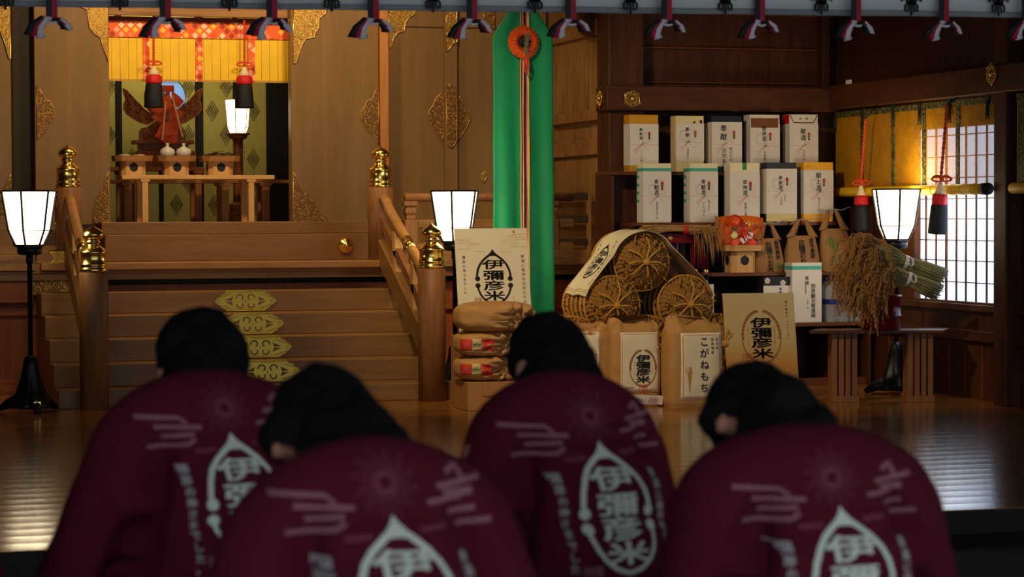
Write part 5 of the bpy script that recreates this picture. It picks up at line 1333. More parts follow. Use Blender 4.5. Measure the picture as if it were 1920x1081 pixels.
x0, x1 = atY(1166, 680, 14.84).x, atY(1240, 680, 14.84).x; z0, z1 = atY(1200, 735, 14.84).z, atY(1200, 623, 14.84).z
m = MB(); t = surf(bv, x0, z0, .003, 14.86); W_, H_ = x1-x0, z1-z0; patch(m, W_, H_, t); m.build('ivory_label', MT['poster'], rt)
m = MB(); t = surf(bv, x0, z0, .0065, 14.86); emblem_b(m, W_*.55, H_*.41, W_*.68, t, (.02, -.74, .14)); m.m = 2; frame(m, .008, W_-.008, .008, H_-.008, .0024, t); m.m = 0; column(m, 'いやひこまいの里', W_*.92, H_*.70, .010, t, step=.016); row(m, '弥彦村産米', .03, .030, .013, t)
m.build('label_print', [MT['ink'], MT['inkbrown'], MT['inkred']], rt)
m = MB(); t = surf(bv, x0+.02, z0-.075, .004, 14.86, -.06); patch(m, W_-.005, .062, t); m.build('white_sticker', MT['paper'], rt)
m = MB(); t = surf(bv, x0+.02, z0-.075, .0075, 14.86, -.06); row(m, 'KOMAI-', .055, .030, .030, t, step=.023, bold=0); m.m = 1; row(m, 'ZERO', .185, .034, .028, t, step=.018); ribbon(m, arc(.212, .032, .042, .022, 0, 350, 20), .002, t); m.build('sticker_lettering', [MT['ink'], MT['inkred']], rt)
rt, bv, cx, w, h = rice_sack('brown rice sack with handwritten style label, right end of the standing sacks', 1309, 104, 599, 14.70, 3)
x0, x1 = atY(1279, 680, 14.68).x, atY(1356, 680, 14.68).x; z0, z1 = atY(1315, 749, 14.68).z, atY(1315, 624, 14.68).z
W_, H_ = x1-x0, z1-z0; m = MB(); t = surf(bv, x0, z0, .003, 14.70); patch(m, W_, H_, t); m.build('ivory_label', MT['poster'], rt)
m = MB(); t = surf(bv, x0, z0, .0065, 14.70); column(m, 'こがねもち', W_*.56, H_*.87, .066, t, step=.076, bold=.012); column(m, '認産特産', W_*.76, H_*.90, .022, t, step=.028); column(m, '新潟県', W_*.87, H_*.90, .018, t, step=.028)
m.m = 1; frame(m, .012, W_-.012, .012, H_-.012, .0026, t)
m.m = 2; rn = random.Random(9)
for k in range(14): a = rn.uniform(-.5, .5); ribbon(m, [(W_*.2, .05), (W_*.2+.03*math.sin(a), .13+.05*math.cos(a)), (W_*.2+.05*math.sin(a*1.5), .2+rn.uniform(-.03, .03))], .003, t)
m.build('label_print', [MT['ink'], MT['inkred'], MT['inkgold']], rt)

# lying sacks, stacked on a cardboard box
def lying_sack(label, px0, px1, pyb, pyt, Y, zb, seed, strip):
    x0, x1 = atY(px0, pyb, Y).x, atY(px1, pyb, Y).x; zt_ = atY(px0, pyt, Y).z; cx, w = (x0+x1)/2, x1-x0; h = zt_-zb; cz = zb+h/2; d = .34; cy = Y+d/2
    rt = thing('lying_rice_sack', (cx, cy, zb), label, 'sack', 'lying rice sacks in a stack')
    tie = (cx+w*.22, cz-.004)
    def f(u, v):
        a = 2*PI*u; b_ = PI*(v-.5); e1, e2 = .62, .55
        s = lambda q, e: math.copysign(abs(q)**e, q)
        cb, sb = s(math.cos(b_), e1), s(math.sin(b_), e1); ca, sa = s(math.cos(a), e2), s(math.sin(a), e2)
        x = w/2*cb*ca; y = d/2*cb*sa; z = h/2*sb
        n = pnoise(V((x*7+seed, y*7, z*9)))*.014+pnoise(V((x*20, y*20+seed, z*24)))*.005
        if sa < 0:
            dx, dz = cx+x-tie[0], cz+z-tie[1]; r = math.hypot(dx, dz*1.6); ang = math.atan2(dz*1.6, dx)
            n += math.sin(ang*11+seed+3*pnoise(V((dx*8, dz*8, seed))))*.034*math.exp(-((r-.07)/.085)**2)*abs(sa)
            y += .05*math.exp(-(r/.07)**2)
        return V((cx+x*(1+n*.5), cy+y-n, cz+z*(1+n*2)))
    m = MB(); m.grid(f, 110, 60); m.build('paper_sack', MT['kraft'], rt)
    bv = BVHTree.FromPolygons([tuple(f(i/110, j/60)) for j in range(61) for i in range(111)], [(j*111+i, j*111+i+1, (j+1)*111+i+1, (j+1)*111+i) for j in range(60) for i in range(110)])
    if strip:
        t = surf(bv, x0, cz-.036, .003, cy); k = w/145
        for (a, b_, nm, mt) in ((2, 22, 'red_panel', plain('sack_red', srgb(206, 54, 34), .6)), (24, 43, 'cream_panel', plain('sack_cream', srgb(214, 190, 120), .6)), (45, 70, 'red_panel', plain('sack_red_b', srgb(200, 44, 34), .6))):
            m = MB(); m.sheet(lambda u, v: t((a+(b_-a)*u)*k, .072*v-.01*(u if a > 40 else 0)), 10, 8, .001); m.build(nm, mt, rt)
        m = MB(); t2 = surf(bv, x0, cz-.036, .006, cy); row(m, '米', 29*k, .036, .034, t2, bold=.02); row(m, '米', 38*k, .036, .034, t2, bold=.02); m.m = 1; row(m, '新', 12*k, .036, .026, t2); m.build('printed_characters', [MT['inkgreen'], plain('sack_pink', srgb(230, 120, 96), .6)], rt)
    return rt, (cx, cy)
Yl = 14.92
zc0 = atY(900, 716, Yl).z
m = MB(); xx0, xx1 = atY(878, 745, Yl).x, atY(972, 745, Yl).x
m.bx(xx0, xx1, Yl+.01, Yl+.34, 0, zc0); o = thing('cardboard_box', ((xx0+xx1)/2, Yl+.17, 0), 'low cardboard box under the stack of lying rice sacks', 'box'); m.build('carton', MT['card'], o, bevel=.004)
m = MB(); m.bx(xx0+.10, xx1-.02, Yl+.002, Yl+.010, zc0-.09, zc0-.005); m.build('flap', MT['card'], o)
zA = atY(900, 670, Yl).z; zB = atY(900, 624, Yl).z
lying_sack('bottom sack of the lying stack, with red and green printed band', 867, 985, 717, 669, Yl, zc0, 4, True)
lying_sack('middle sack of the lying stack, with red and green printed band', 867, 990, 671, 622, Yl, zA, 5, True)
lying_sack('plain brown top sack of the lying stack, below the ivory poster', 867, 1014, 626, 567, Yl-.02, zB, 6, False)

# ================================================================== STRAW BALES AND DRAPED CLOTH
YBl, RBl = 15.30, .19
TL_, TRt, TT = atY(1152, 573, YBl), atY(1290, 570, YBl), atY(1209, 491, YBl)
dzz = math.sqrt(max(.01, (2*RBl)**2-((TRt.x-TL_.x)/2)**2))
zmid = (TL_.z+TRt.z)/2; zlow = zmid-dzz; hx = (TRt.x-TL_.x)/2; xm = (TL_.x+TRt.x)/2
zpl = max(.02, zlow-RBl)
m = MB(); m.bx(xm-hx*2-.2, xm+hx*2+.16, YBl+.02, YBl+.62, 0, zpl); tag(m.build('low_platform', MT['tan'], loc=(xm, YBl+.3, 0), bevel=.004), 'low wooden platform under the straw bales behind the sacks', 'platform')
def bale():
    rt = thing('straw_bale', (0, 0, 0), 'x', 'bale', 'round straw rice bales'); Lb = .60
    def f(u, v):
        a = 2*PI*u; t = v; y = Lb*t; e = min(t, 1-t)*Lb
        r = RBl*(1-.50*max(0, 1-e/.085)**2.4)*(1+.02*math.sin(t*60))
        n = pnoise(V((math.cos(a)*4, math.sin(a)*4, y*14)))*.008+pnoise(V((math.cos(a)*14, math.sin(a)*14, y*8)))*.005+(.006*math.sin(a*36+2*pnoise(V((a, y*9, 0)))) if e < .12 else .002*math.sin(a*72))
        return V(((r+n)*math.cos(a), y, (r+n)*math.sin(a)))
    m = MB(); m.grid(f, 180, 60)
    for yy, sg in ((0, -1), (Lb, 1)):
        def cap(u, v): a = 2*PI*u; r = RBl*.5*v*(1+.05*math.sin(a*13)); rid = .55*math.sin(a*17+3*pnoise(V((a*2, v*3, 1))))+.45*math.sin(a*41); return V((r*math.cos(a), yy+sg*(.030*(1-v*v)+.008*rid*(.3+.7*v)), r*math.sin(a)))
        m.grid(cap, 160, 14)
    m.build('woven_body', MT['strawdark'], rt, world=False)
    rn = random.Random(21); m = MB()
    for k in range(6):
        y = .07+k*.092
        for q in (-.005, .006):
            m.tube([V(((RBl+.008)*math.cos(a), y+q+.006*math.sin(a*5+k), (RBl+.008)*math.sin(a))) for a in [2*PI*i/40 for i in range(41)]], .0062, 6)
    m.build('binding_ropes', MT['rope'], rt, world=False)
    m = MB()
    for k in range(8):
        a = 2*PI*k/8+rn.uniform(-.2, .2); L1 = rn.uniform(.55, 1.0)
        pts = [V((RBl*q*math.cos(a+.12*math.sin(q*5+k)), -.040+.058*max(0, q-.35)**1.5*2.2, RBl*q*math.sin(a+.12*math.sin(q*5+k)))) for q in [i/8*L1 for i in range(9)]]
        m.tube(pts, [.0078-.002*i/8 for i in range(9)], 6)
    m.ball((0, -.045, 0), (.024, .016, .024), 10, 8)
    m.build('end_star_ropes', MT['rope'], rt, world=False)
    m = MB()
    for k in range(18):
        a = rn.uniform(0, 2*PI); r0 = RBl*rn.uniform(.62, .9); da = rn.uniform(-.3, .3); r1 = r0+rn.uniform(.0, .05)
        P = [V((r*math.cos(b_), -.018+.06*max(0, r/RBl-.5)*1.3+rn.uniform(-.01, .0), r*math.sin(b_))) for r, b_ in ((r0, a), ((r0+r1)/2+.01, a+da*.5), (r1, a+da))]
        m.tube(P, .006, 5)
    for k in range(54):
        a = rn.uniform(0, 2*PI); r0 = RBl*rn.uniform(.15, .75); r1 = r0+rn.uniform(.02, .08); r1 = min(r1, RBl*.97)
        g_ = lambda r: -.036+.062*max(0, r/RBl-.35)**1.5*1.9
        m.tube([V((r*math.cos(a+d_), g_(r)-.003, r*math.sin(a+d_))) for r, d_ in ((r0, 0), ((r0+r1)/2, rn.uniform(-.12, .12)), (r1, rn.uniform(-.4, .4)))], .0028, 4)
    for k in range(120):
        a = rn.uniform(0, 2*PI); y = rn.uniform(.02, .55); R_ = RBl+.006; m.tube([V((R_*math.cos(a), y, R_*math.sin(a))), V(((R_+.006)*math.cos(a+.1), y+rn.uniform(.02, .08), (R_+.006)*math.sin(a+.1)))], .003, 4)
    m.build('loose_straw', MT['straw'], rt, world=False)['kind'] = 'stuff'
    return rt
bs = bale()
spots = [(TT.x, YBl, TT.z, 'straw bale on top of the pile, under the draped printed cloth'), (TL_.x, YBl-.02, zmid, 'straw bale at the left of the pile, its side half covered by the printed cloth'), (TRt.x, YBl-.02, zmid, 'straw bale at the right of the pile, in front of the sake bottles'),
         (xm-2*hx, YBl+.03, zlow, 'straw bale low at the left, behind the half hidden rice sack'), (xm, YBl+.03, zlow, 'straw bale low in the middle, seen between the two labelled sacks'), (xm+2*hx, YBl+.03, zlow, 'straw bale low at the right, behind the gold poster edge')]
for i, (x, y, z, lab) in enumerate(spots):
    if i == 0: bs.location = (x, y, z); bs['label'] = lab; ROOT[bs.name] = Matrix.Translation((x, y, z))
    else: copytree(bs, (x, y, z), label=lab)
# cloth strip over the pile
def circ(c, z, a, r=RBl+.022): return V((c+r*math.cos(math.radians(a)), 0, z+r*math.sin(math.radians(a))))
path = [circ(TL_.x, zmid, a) for a in (163, 150, 138, 128)]+[circ(TT.x, TT.z, a) for a in (168, 155, 140, 125, 110, 95, 80, 65, 52, 40, 28)]+[circ(TRt.x, zmid, a) for a in (48, 36, 24, 12)]
cum = [0]
for i in range(1, len(path)): cum.append(cum[-1]+(path[i]-path[i-1]).length)
LT = cum[-1]
def pat(s):
    s = max(0, min(LT, s))
    for i in range(1, len(path)):
        if s <= cum[i]: return path[i-1].lerp(path[i], (s-cum[i-1])/max(1e-9, cum[i]-cum[i-1]))
    return path[-1]
def clothp(s, u):
    p = sum((pat(s+d) for d in (-.03, -.015, 0, .015, .03)), V((0, 0, 0)))/5
    if s < .03: p = p+(pat(0)-pat(.03))*(1-s/.03)*.3
    return V((p.x+.004*math.sin(u*9+s*7), YBl+.0+.46*(1-u)+.012*math.sin(s*6), p.z+.005*math.sin(u*12+s*9)+.004))
dc = thing('draped_cloth', clothp(LT*.5, .5), 'ivory printed cloth draped over the straw bales', 'cloth')
MB().sheet(lambda u, v: clothp(LT*v, u), 14, 90, -.002).build('ivory_cloth', plain('ivory_cotton', srgb(232, 218, 178), .75, 0, .04, 6, .1, .3, 200), dc)
def ct(u, v):
    p = clothp(v, u/.46); a = clothp(v+.004, u/.46)-clothp(v-.004, u/.46); b_ = clothp(v, u/.46+.01)-clothp(v, u/.46-.01)
    n = b_.cross(a).normalized(); return p+n*.004
m = MB(); emblem_a(m, .23, .255, .20, ct); column(m, '新潟に稲作を広めたのは', .385, .44, .026, ct, step=.034); column(m, '彌彦の神さまでした', .085, .42, .024, ct, step=.032)
column(m, '彌彦米', .23, LT-.03, .07, ct, step=.08, bold=.02)
m.m = 1
for vv in (.028, .043): ribbon(m, [(.012+.436*i/10, vv) for i in range(11)], .004, ct)
ribbon(m, [(.02, .03+.03*i) for i in range(18)], .0025, ct); ribbon(m, [(.44, .03+.03*i) for i in range(18)], .0025, ct)
m.build('black_and_gold_print', [MT['ink'], MT['inkgold']], dc)

# ================================================================== LOW TABLE WITH RICE SHEAVES
tr = -YAW
tc_ = atZ(1640, 700, 0); Tc = atD(1650, 617, 16.25); ZTb = Tc.z
tb = thing('low_table', (Tc.x, Tc.y, 0), 'low brown wooden table with slatted legs carrying the rice sheaves', 'table', rotz=tr)
m = MB(); m.prism([V((-.50, -.16, ZTb)), V((.40, -.16, ZTb)), V((.50, .14, ZTb)), V((-.40, .16, ZTb))], (0, 0, -.022)); m.build('table_top', MT['dark_x'], tb, world=False, bevel=.003)
for lx, nm in ((-.255, 1), (.255, 0)):
    m = MB(); wl, dl = .17, .22
    for i in range(4): x = lx-wl/2+.018+i*(wl-.036)/3; m.bx(x-.017, x+.017, -.12, -.095, .04, ZTb-.022); m.bx(x-.017, x+.017, dl-.145, dl-.12, .04, ZTb-.022)
    for s in (-1, 1):
        for i in range(4): y = -.10+i*.06; m.bx(lx+s*(wl/2-.012)-.012, lx+s*(wl/2-.012)+.012, y-.018, y+.018, .04, ZTb-.022)
    m.bx(lx-wl/2, lx+wl/2, -.10, dl-.12, ZTb-.06, ZTb-.022); m.bx(lx-wl/2-.012, lx+wl/2+.012, -.13, dl-.11, 0, .042)
    m.bx(lx-wl/2+.03, lx+wl/2-.03, -.07, .07, .04, ZTb-.03)
    m.build('slatted_leg', MT['brown'], tb, world=False, bevel=.002)
vc = atD(1652, 612, 16.22); vc.z = ZTb
vs_ = thing('lacquer_tub', vc, 'dark red lacquered tub under the rice sheaves on the low table', 'tub')
MB().lathe([(.125, 0), (.132, .008), (.132, .08), (.137, .085), (.137, .10), (.132, .105), (.132, .215), (.138, .22), (.138, .235), (.124, .235), (.122, .10)], vc, 32).build('tub_body', MT['redlacquer'], vs_)
m = MB(); m.lathe([(.134, .088), (.1385, .088), (.1385, .097), (.134, .097)], vc, 32, cap=False); m.build('black_hoop', MT['black_wood'], vs_)
def sheaf(label, butt, tie, head, spread, droop, seed, n=230):
    butt, tie, head = V(butt), V(tie), V(head); rt = thing('rice_sheaf', tie, label, 'rice sheaf', 'rice sheaves laid over the tub'); rn = random.Random(seed)
    ax = (tie-butt).normalized(); sd = ax.cross(V((0, 0, 1))).normalized(); up = sd.cross(ax)
    ms, me_ = MB(), MB()
    for k in range(n):
        q = math.sqrt(rn.random()); a = rn.uniform(0, 2*PI); o = sd*math.cos(a)*q+up*math.sin(a)*q
        P = [butt-ax*rn.uniform(-.02, .03)+o*.060, butt.lerp(tie, .5)+o*.056, tie+o*.044]
        h = head+o*spread*.55+ax*rn.uniform(-.05, .05); P.append(tie.lerp(h, .5)+o*.03+V((0, 0, .01))); P.append(h)
        ms.tube(P, [.0028, .0028, .0027, .0022, .0018], 4)
        fall = droop*rn.uniform(.35, .90)*(1-.35*o.dot(up)); out = ax*rn.uniform(.0, .22)+sd*rn.uniform(-.10, .10)+o*.07
        E = [h, h+out*.5+V((0, 0, -.012)), h+out*.9+V((0, 0, -fall*.35)), h+out*1.05+V((0, 0, -fall*.7)), h+out*1.08+V((0, 0, -fall))]
        me_.tube(E, .0016, 3, cap=False)
        for g_ in range(46):
            t = g_/46*3.99; i = int(t); p = E[i].lerp(E[i+1], t-i)+V((rn.gauss(0, .005), rn.gauss(0, .005), rn.gauss(0, .004))); r = .0034
            d = (E[i+1]-E[i]).normalized(); b1 = d.orthogonal().normalized(); b2 = d.cross(b1)
            me_.add([p+d*.011, p-d*.010, p+b1*r, p+b2*r, p-b1*r, p-b2*r], [(0, 2, 3), (0, 3, 4), (0, 4, 5), (0, 5, 2), (1, 3, 2), (1, 4, 3), (1, 5, 4), (1, 2, 5)], False)
    ms.build('stalks', plain('pale_rice_stalk', srgb(160, 146, 92), .7, 0, .25, 50), rt)['kind'] = 'stuff'; me_.build('rice_ears', plain('rice_ear', srgb(168, 122, 62), .65, 0, .3, 70), rt)['kind'] = 'stuff'
    m = MB()
    for q in (-.008, .0, .008): m.tube([tie+ax*q+(sd*math.cos(t)+up*math.sin(t))*.049 for t in [2*PI*i/24 for i in range(25)]], .0035, 5)
    for s in (1, -1): m.tube([tie-sd*0+V((0, -.05, .02))*1+up*.02+ax*(s*.02*math.sin(t))+V((0, -.02-.01*math.sin(t), -.03*(1-math.cos(t)))) for t in [PI*2*i/14 for i in range(15)]], .003, 5)
    m.build('white_tie', MT['tie_white'], rt)
    return rt
D0 = 16.12
sheaf('upper rice sheaf, stalk ends pointing right over the tub', atD(1765, 517, D0+.05), atD(1697, 492, D0+.02), atD(1640, 482, D0), .20, .31, 31, 330)
sheaf('lower rice sheaf with red tie line, stalk ends pointing down right over the tub', atD(1756, 546, D0-.04), atD(1702, 523, D0-.06), atD(1660, 522, D0-.08), .14, .25, 32, 240)
m = MB(); a, b_ = atD(1702, 512, D0-.10), atD(1756, 533, D0-.10); m.tube([a, a.lerp(b_, .5)+V((0, 0, .004)), b_], .004, 6)
m = MB(); p = atD(1855, 745, 16.3); m.box((p.x, p.y, .025), (.035, .03, .05)); m.box((p.x, p.y-.016, .03), (.02, .004, .02)); tag(m.build('small_white_holder', MT['paper'], loc=(p.x, p.y, 0)), 'tiny white holder on the floor beside the right post', 'holder')

# ================================================================== BLINDS ON THE RIGHT WALL
XB = XR-.09
def wb(px, py, e=0): return atX(px, py, XB-e)
rb = thing('reed_blind', wb(1710, 280), 'yellow reed blind with a rolled lower edge over the lattice window', 'blind')
ya, yb_ = wb(1862, 300).y, wb(1567, 300).y; zt_ = 2.04; zr = wb(1720, 357).z
MB().bx(XB, XB+.004, ya-.02, yb_, zr, zt_).build('reed_panel', MT['misu_thin'], rb)
m = MB(); m.bx(XB-.008, XB, ya-.02, yb_, zt_-.045, zt_); m.build('green_header', MT['green_trim'], rb)
for px in (1617, 1675, 1733, 1797):
    y = wb(px, 280).y; MB().bx(XB-.006, XB, y-.024, y+.024, zr, zt_-.02).build('brocade_band', MT['green_trim'], rb)
for px in (1568, 1620, 1677, 1727, 1783, 1855):
    y = wb(px, 200).y; m = MB(); m.bx(XB-.016, XB-.006, y-.018, y+.018, zt_-.06, zt_+.01)
    for s in (-.012, 0, .012): m.tube([V((XB-.013, y+s, zt_-.03)), V((XB-.015, y+s*1.6, zt_-.13-abs(s)*2))], .005, 5)
    m.build('hanging_knot', plain('dark_green_silk', srgb(34, 40, 22), .7), rb)
m = MB(); r = .036; m.tube([V((XB-.03, ya+.02+(yb_-ya-.02)*i/12, zr)) for i in range(13)], r, 20); roll = m.build('rolled_reeds', MT['misu'], rb)
m = MB()
for px in (1760, 1795, 1800, 1815, 1835, 1850): y = wb(px, 357).y; m.tube([V((XB-.03+(r+.001)*math.cos(a), y, zr+(r+.001)*math.sin(a))) for a in [2*PI*i/20 for i in range(21)]], .0025, 5)
m.build('roll_ties', MT['inkgold'], roll)
m = MB(); y = ya+.035; m.lathe([(r+.004, -.03), (r+.004, .03)], (XB-.03, y, zr), 20, axis=V((0, 1, 0))); m.build('black_end_cap', MT['blackthread'], roll)
rb2 = thing('reed_blind', wb(1900, 280, .05), 'yellow reed blind beyond the right post at the edge', 'blind')
y1 = wb(1907, 300, .0).y; 
MB().bx(XB, XB+.004, y1-1.2, y1, zr, zt_).build('reed_panel', MT['misu'], rb2)
MB().bx(XB-.006, XB, y1-.14, y1-.02, zr-.0, zt_).build('brocade_band', MT['green_trim'], rb2)
m = MB(); m.tube([V((XB-.03, y1-1.2*i/8, zr)) for i in range(9)], r, 20); m.build('rolled_reeds', MT['misu'], rb2)
MB().bx(XB-.008, XB, y1-1.2, y1, zt_-.045, zt_).build('green_header', MT['green_trim'], rb2)
p = atX(1590, 153, XR-.17); m = MB(); m.bx(XR-.168, XR-.161, p.y-.045, p.y+.045, p.z-.016, p.z+.014)
tag(m.build('paper_tag', MT['paper'], loc=p), 'small white paper tag stuck on the dark beam of the right wall', 'tag')
XT = XB-.10
tp = lambda px, py: atX(px, py, XT)
tassel('tassel', tp(1623, 222), tp(1614, 343), .34, 1.15, 'black, red and cream tassel hanging left of the right lantern', 'tassels on the window blind', V((.02, -.05, -1)), wide=.040)
tassel('tassel', tp(1776, 196), tp(1764, 336), .36, 1.2, 'black, red and cream tassel hanging in front of the lattice window', 'tassels on the window blind', V((-.02, .1, -1)), wide=.040)
for px in (1622, 1775):
    p = V((XT, tp(px, 250).y, 2.10)); 
# hooks carry the tassel cords and the banner
m = MB(); p = tp(1623, 222); m.tube([p, V((XR-.10, p.y, 2.06))], .006, 6); tag(m.build('hook', MT['iron'], loc=p), 'small iron hook holding the left window tassel', 'hook', 'tassel hooks')
m = MB(); p = tp(1776, 196); m.tube([p, V((XR-.10, p.y, 2.06))], .006, 6); tag(m.build('hook', MT['iron'], loc=p), 'small iron hook holding the right window tassel', 'hook', 'tassel hooks')
MB().tube([(atY(981, 20, YV).x, YV, ztop_b), (atY(981, 20, YV).x, YV, 4.2)], .008, 8).build('hanging_rope', MT['red_cord'], gb)

# ================================================================== CURTAIN ALONG THE STAGE FRONT
YCu = 9.75
cu = thing('hall_curtain', atY(960, 26, YCu), 'pale grey hall curtain with black crests and crimson ties along the top edge', 'curtain')
cx0, cx1 = -.6, 6.6
def cz(x):
    a = atY(0, 12, YCu); b = atY(1920, 33, YCu); return a.z+(b.z-a.z)*(x-a.x)/(b.x-a.x)
def cs(u, v):
    x = cx0+(cx1-cx0)*u; z = cz(x)+v*.7; return V((x, YCu+.010*math.sin(x*7.5)+.006*math.sin(x*17+v*3), z))
hz = .026/.7
MB().sheet(lambda u, v: cs(u, hz+(1-hz)*v), 150, 12, .003).build('cloth', MT['banner'], cu)
MB().sheet(lambda u, v: cs(u, hz*v)+V((0, -.002, 0)), 150, 2, .004).build('hem', MT['banner_hem'], cu)
struct('trim_23', MB().bx(-3.5, 10.5, YCu-.08, YCu+.12, 3.0, 3.3), MT['dark_x'])
for px in (225, 430, 622, 812, 1003, 1182, 1360, 1540, 1709, 1872, 10):
    b = atY(px, 23+.006*(px-812), YCu-.02); t3 = lambda u, v, b=b: V((b.x+u, YCu-.020, b.z+v)); m = MB()
    ribbon(m, [(0, 0), (0, .06), (0, .12)], .012, t3)
    ribbon(m, [(-.028, .016), (-.030, .040), (-.018, .052), (.018, .052), (.030, .040), (.028, .016)], .011, t3)
    ribbon(m, [(-.012, .05), (-.014, .022), (-.020, .014)], .009, t3); ribbon(m, [(.012, .05), (.014, .022), (.020, .014)], .009, t3)
    poly(m, [(-.024, .05), (.024, .05), (.030, .085), (-.030, .085)], t3); poly(m, [(-.030, .085), (.030, .085), (.040, .13), (-.040, .13)], t3)
    for s in (-1, 1): ribbon(m, [(s*.03, .075), (s*.050, .062), (s*.052, .072)], .008, t3)
    m.build('crest', MT['ink'], cu)
for k, px in enumerate((97, 310, 510, 700, 885, 1070, 1250, 1425, 1605, 1770, 1925)):
    c = atY(px, 42+.004*(px-700), YCu-.05); rn = random.Random(k); y = c.y
    w = .0225; sc = 1.0
    m = MB(); m.m = 0; m.bx(c.x-w, c.x, y-.004, y+.004, c.z, c.z+.5); m.m = 1; m.bx(c.x, c.x+w, y-.004, y+.004, c.z, c.z+.5)
    tie = m.build('tie_strap', [MT['tie_black'], MT['tie_red']], cu)
    m = MB()
    for i, (mi, off) in enumerate(((0, -.012), (1, 0), (2, .012))):
        m.m = mi; j = rn.uniform(-.006, .006)
        # left lobe droops further than the right one
        L_ = [c+V((-.004, -.012, .010)), c+V((-.034+off*.6, -.018, .008)), c+V((-.062+off*1.3, -.016, -.026+j)), c+V((-.074+off*2.0, -.012, -.056+j-.004*i)), c+V((-.050+off*1.8, -.010, -.056+j))]
        m.tube(L_, [.008, .013, .017, .016, .009], 8)
        R_ = [c+V((.004, -.012, .004)), c+V((.028+off*.5, -.018, .004)), c+V((.050+off*.8, -.014, -.016+j)), c+V((.062+off*.9, -.010, -.032+j)), c+V((.044+off, -.008, -.030+j))]
        m.tube(R_, [.008, .012, .015, .013, .007], 8)
    m.m = 2; m.tube([c+V((-.026, -.018, -.004)), c+V((0, -.024, -.010)), c+V((.026, -.018, -.002))], .006, 6)
    m.build('tie_bow', [MT['tie_black'], MT['tie_red'], MT['tie_white']], tie)

# ================================================================== THE BOWING PEOPLE
def fused(name, mb, mat, parent, voxel, smooth, crinkle=None):
    """merges overlapping closed volumes into one continuous skin"""
    me = bpy.data.meshes.new(name); me.from_pydata([tuple(p) for p in mb.v], [], mb.f); o = bpy.data.objects.new(name, me)
    r = o.modifiers.new('remesh', 'REMESH'); r.mode = 'VOXEL'; r.voxel_size = voxel
    s = o.modifiers.new('smooth', 'SMOOTH'); s.factor = .5; s.iterations = smooth
    m2 = evaluated(o); m2.name = name
    bpy.data.objects.remove(o); bpy.data.meshes.remove(me)
    if crinkle:
        m2.update()
        nn = [v.normal.copy() for v in m2.vertices]
        for v, q in zip(m2.vertices, nn): v.co = v.co + q*crinkle(v.co)
    m2.polygons.foreach_set('use_smooth', [True]*len(m2.polygons)); m2.materials.clear(); m2.materials.append(mat); m2.update()
    o = bpy.data.objects.new(name, m2); COL.objects.link(o); o.parent = parent; ROOT[o.name] = ROOT[parent.name]
    return o
def limb(m, P, R, n=14):
    """tapering chain of overlapping capsules"""
    for i in range(len(P)-1):
        a, b = V(P[i]), V(P[i+1]); k = max(2, int((b-a).length/(min(R[i], R[i+1])*.45)))
        for j in range(k+1): t = j/k; m.ball(a.lerp(b, t), R[i]+(R[i+1]-R[i])*t, n, 9)
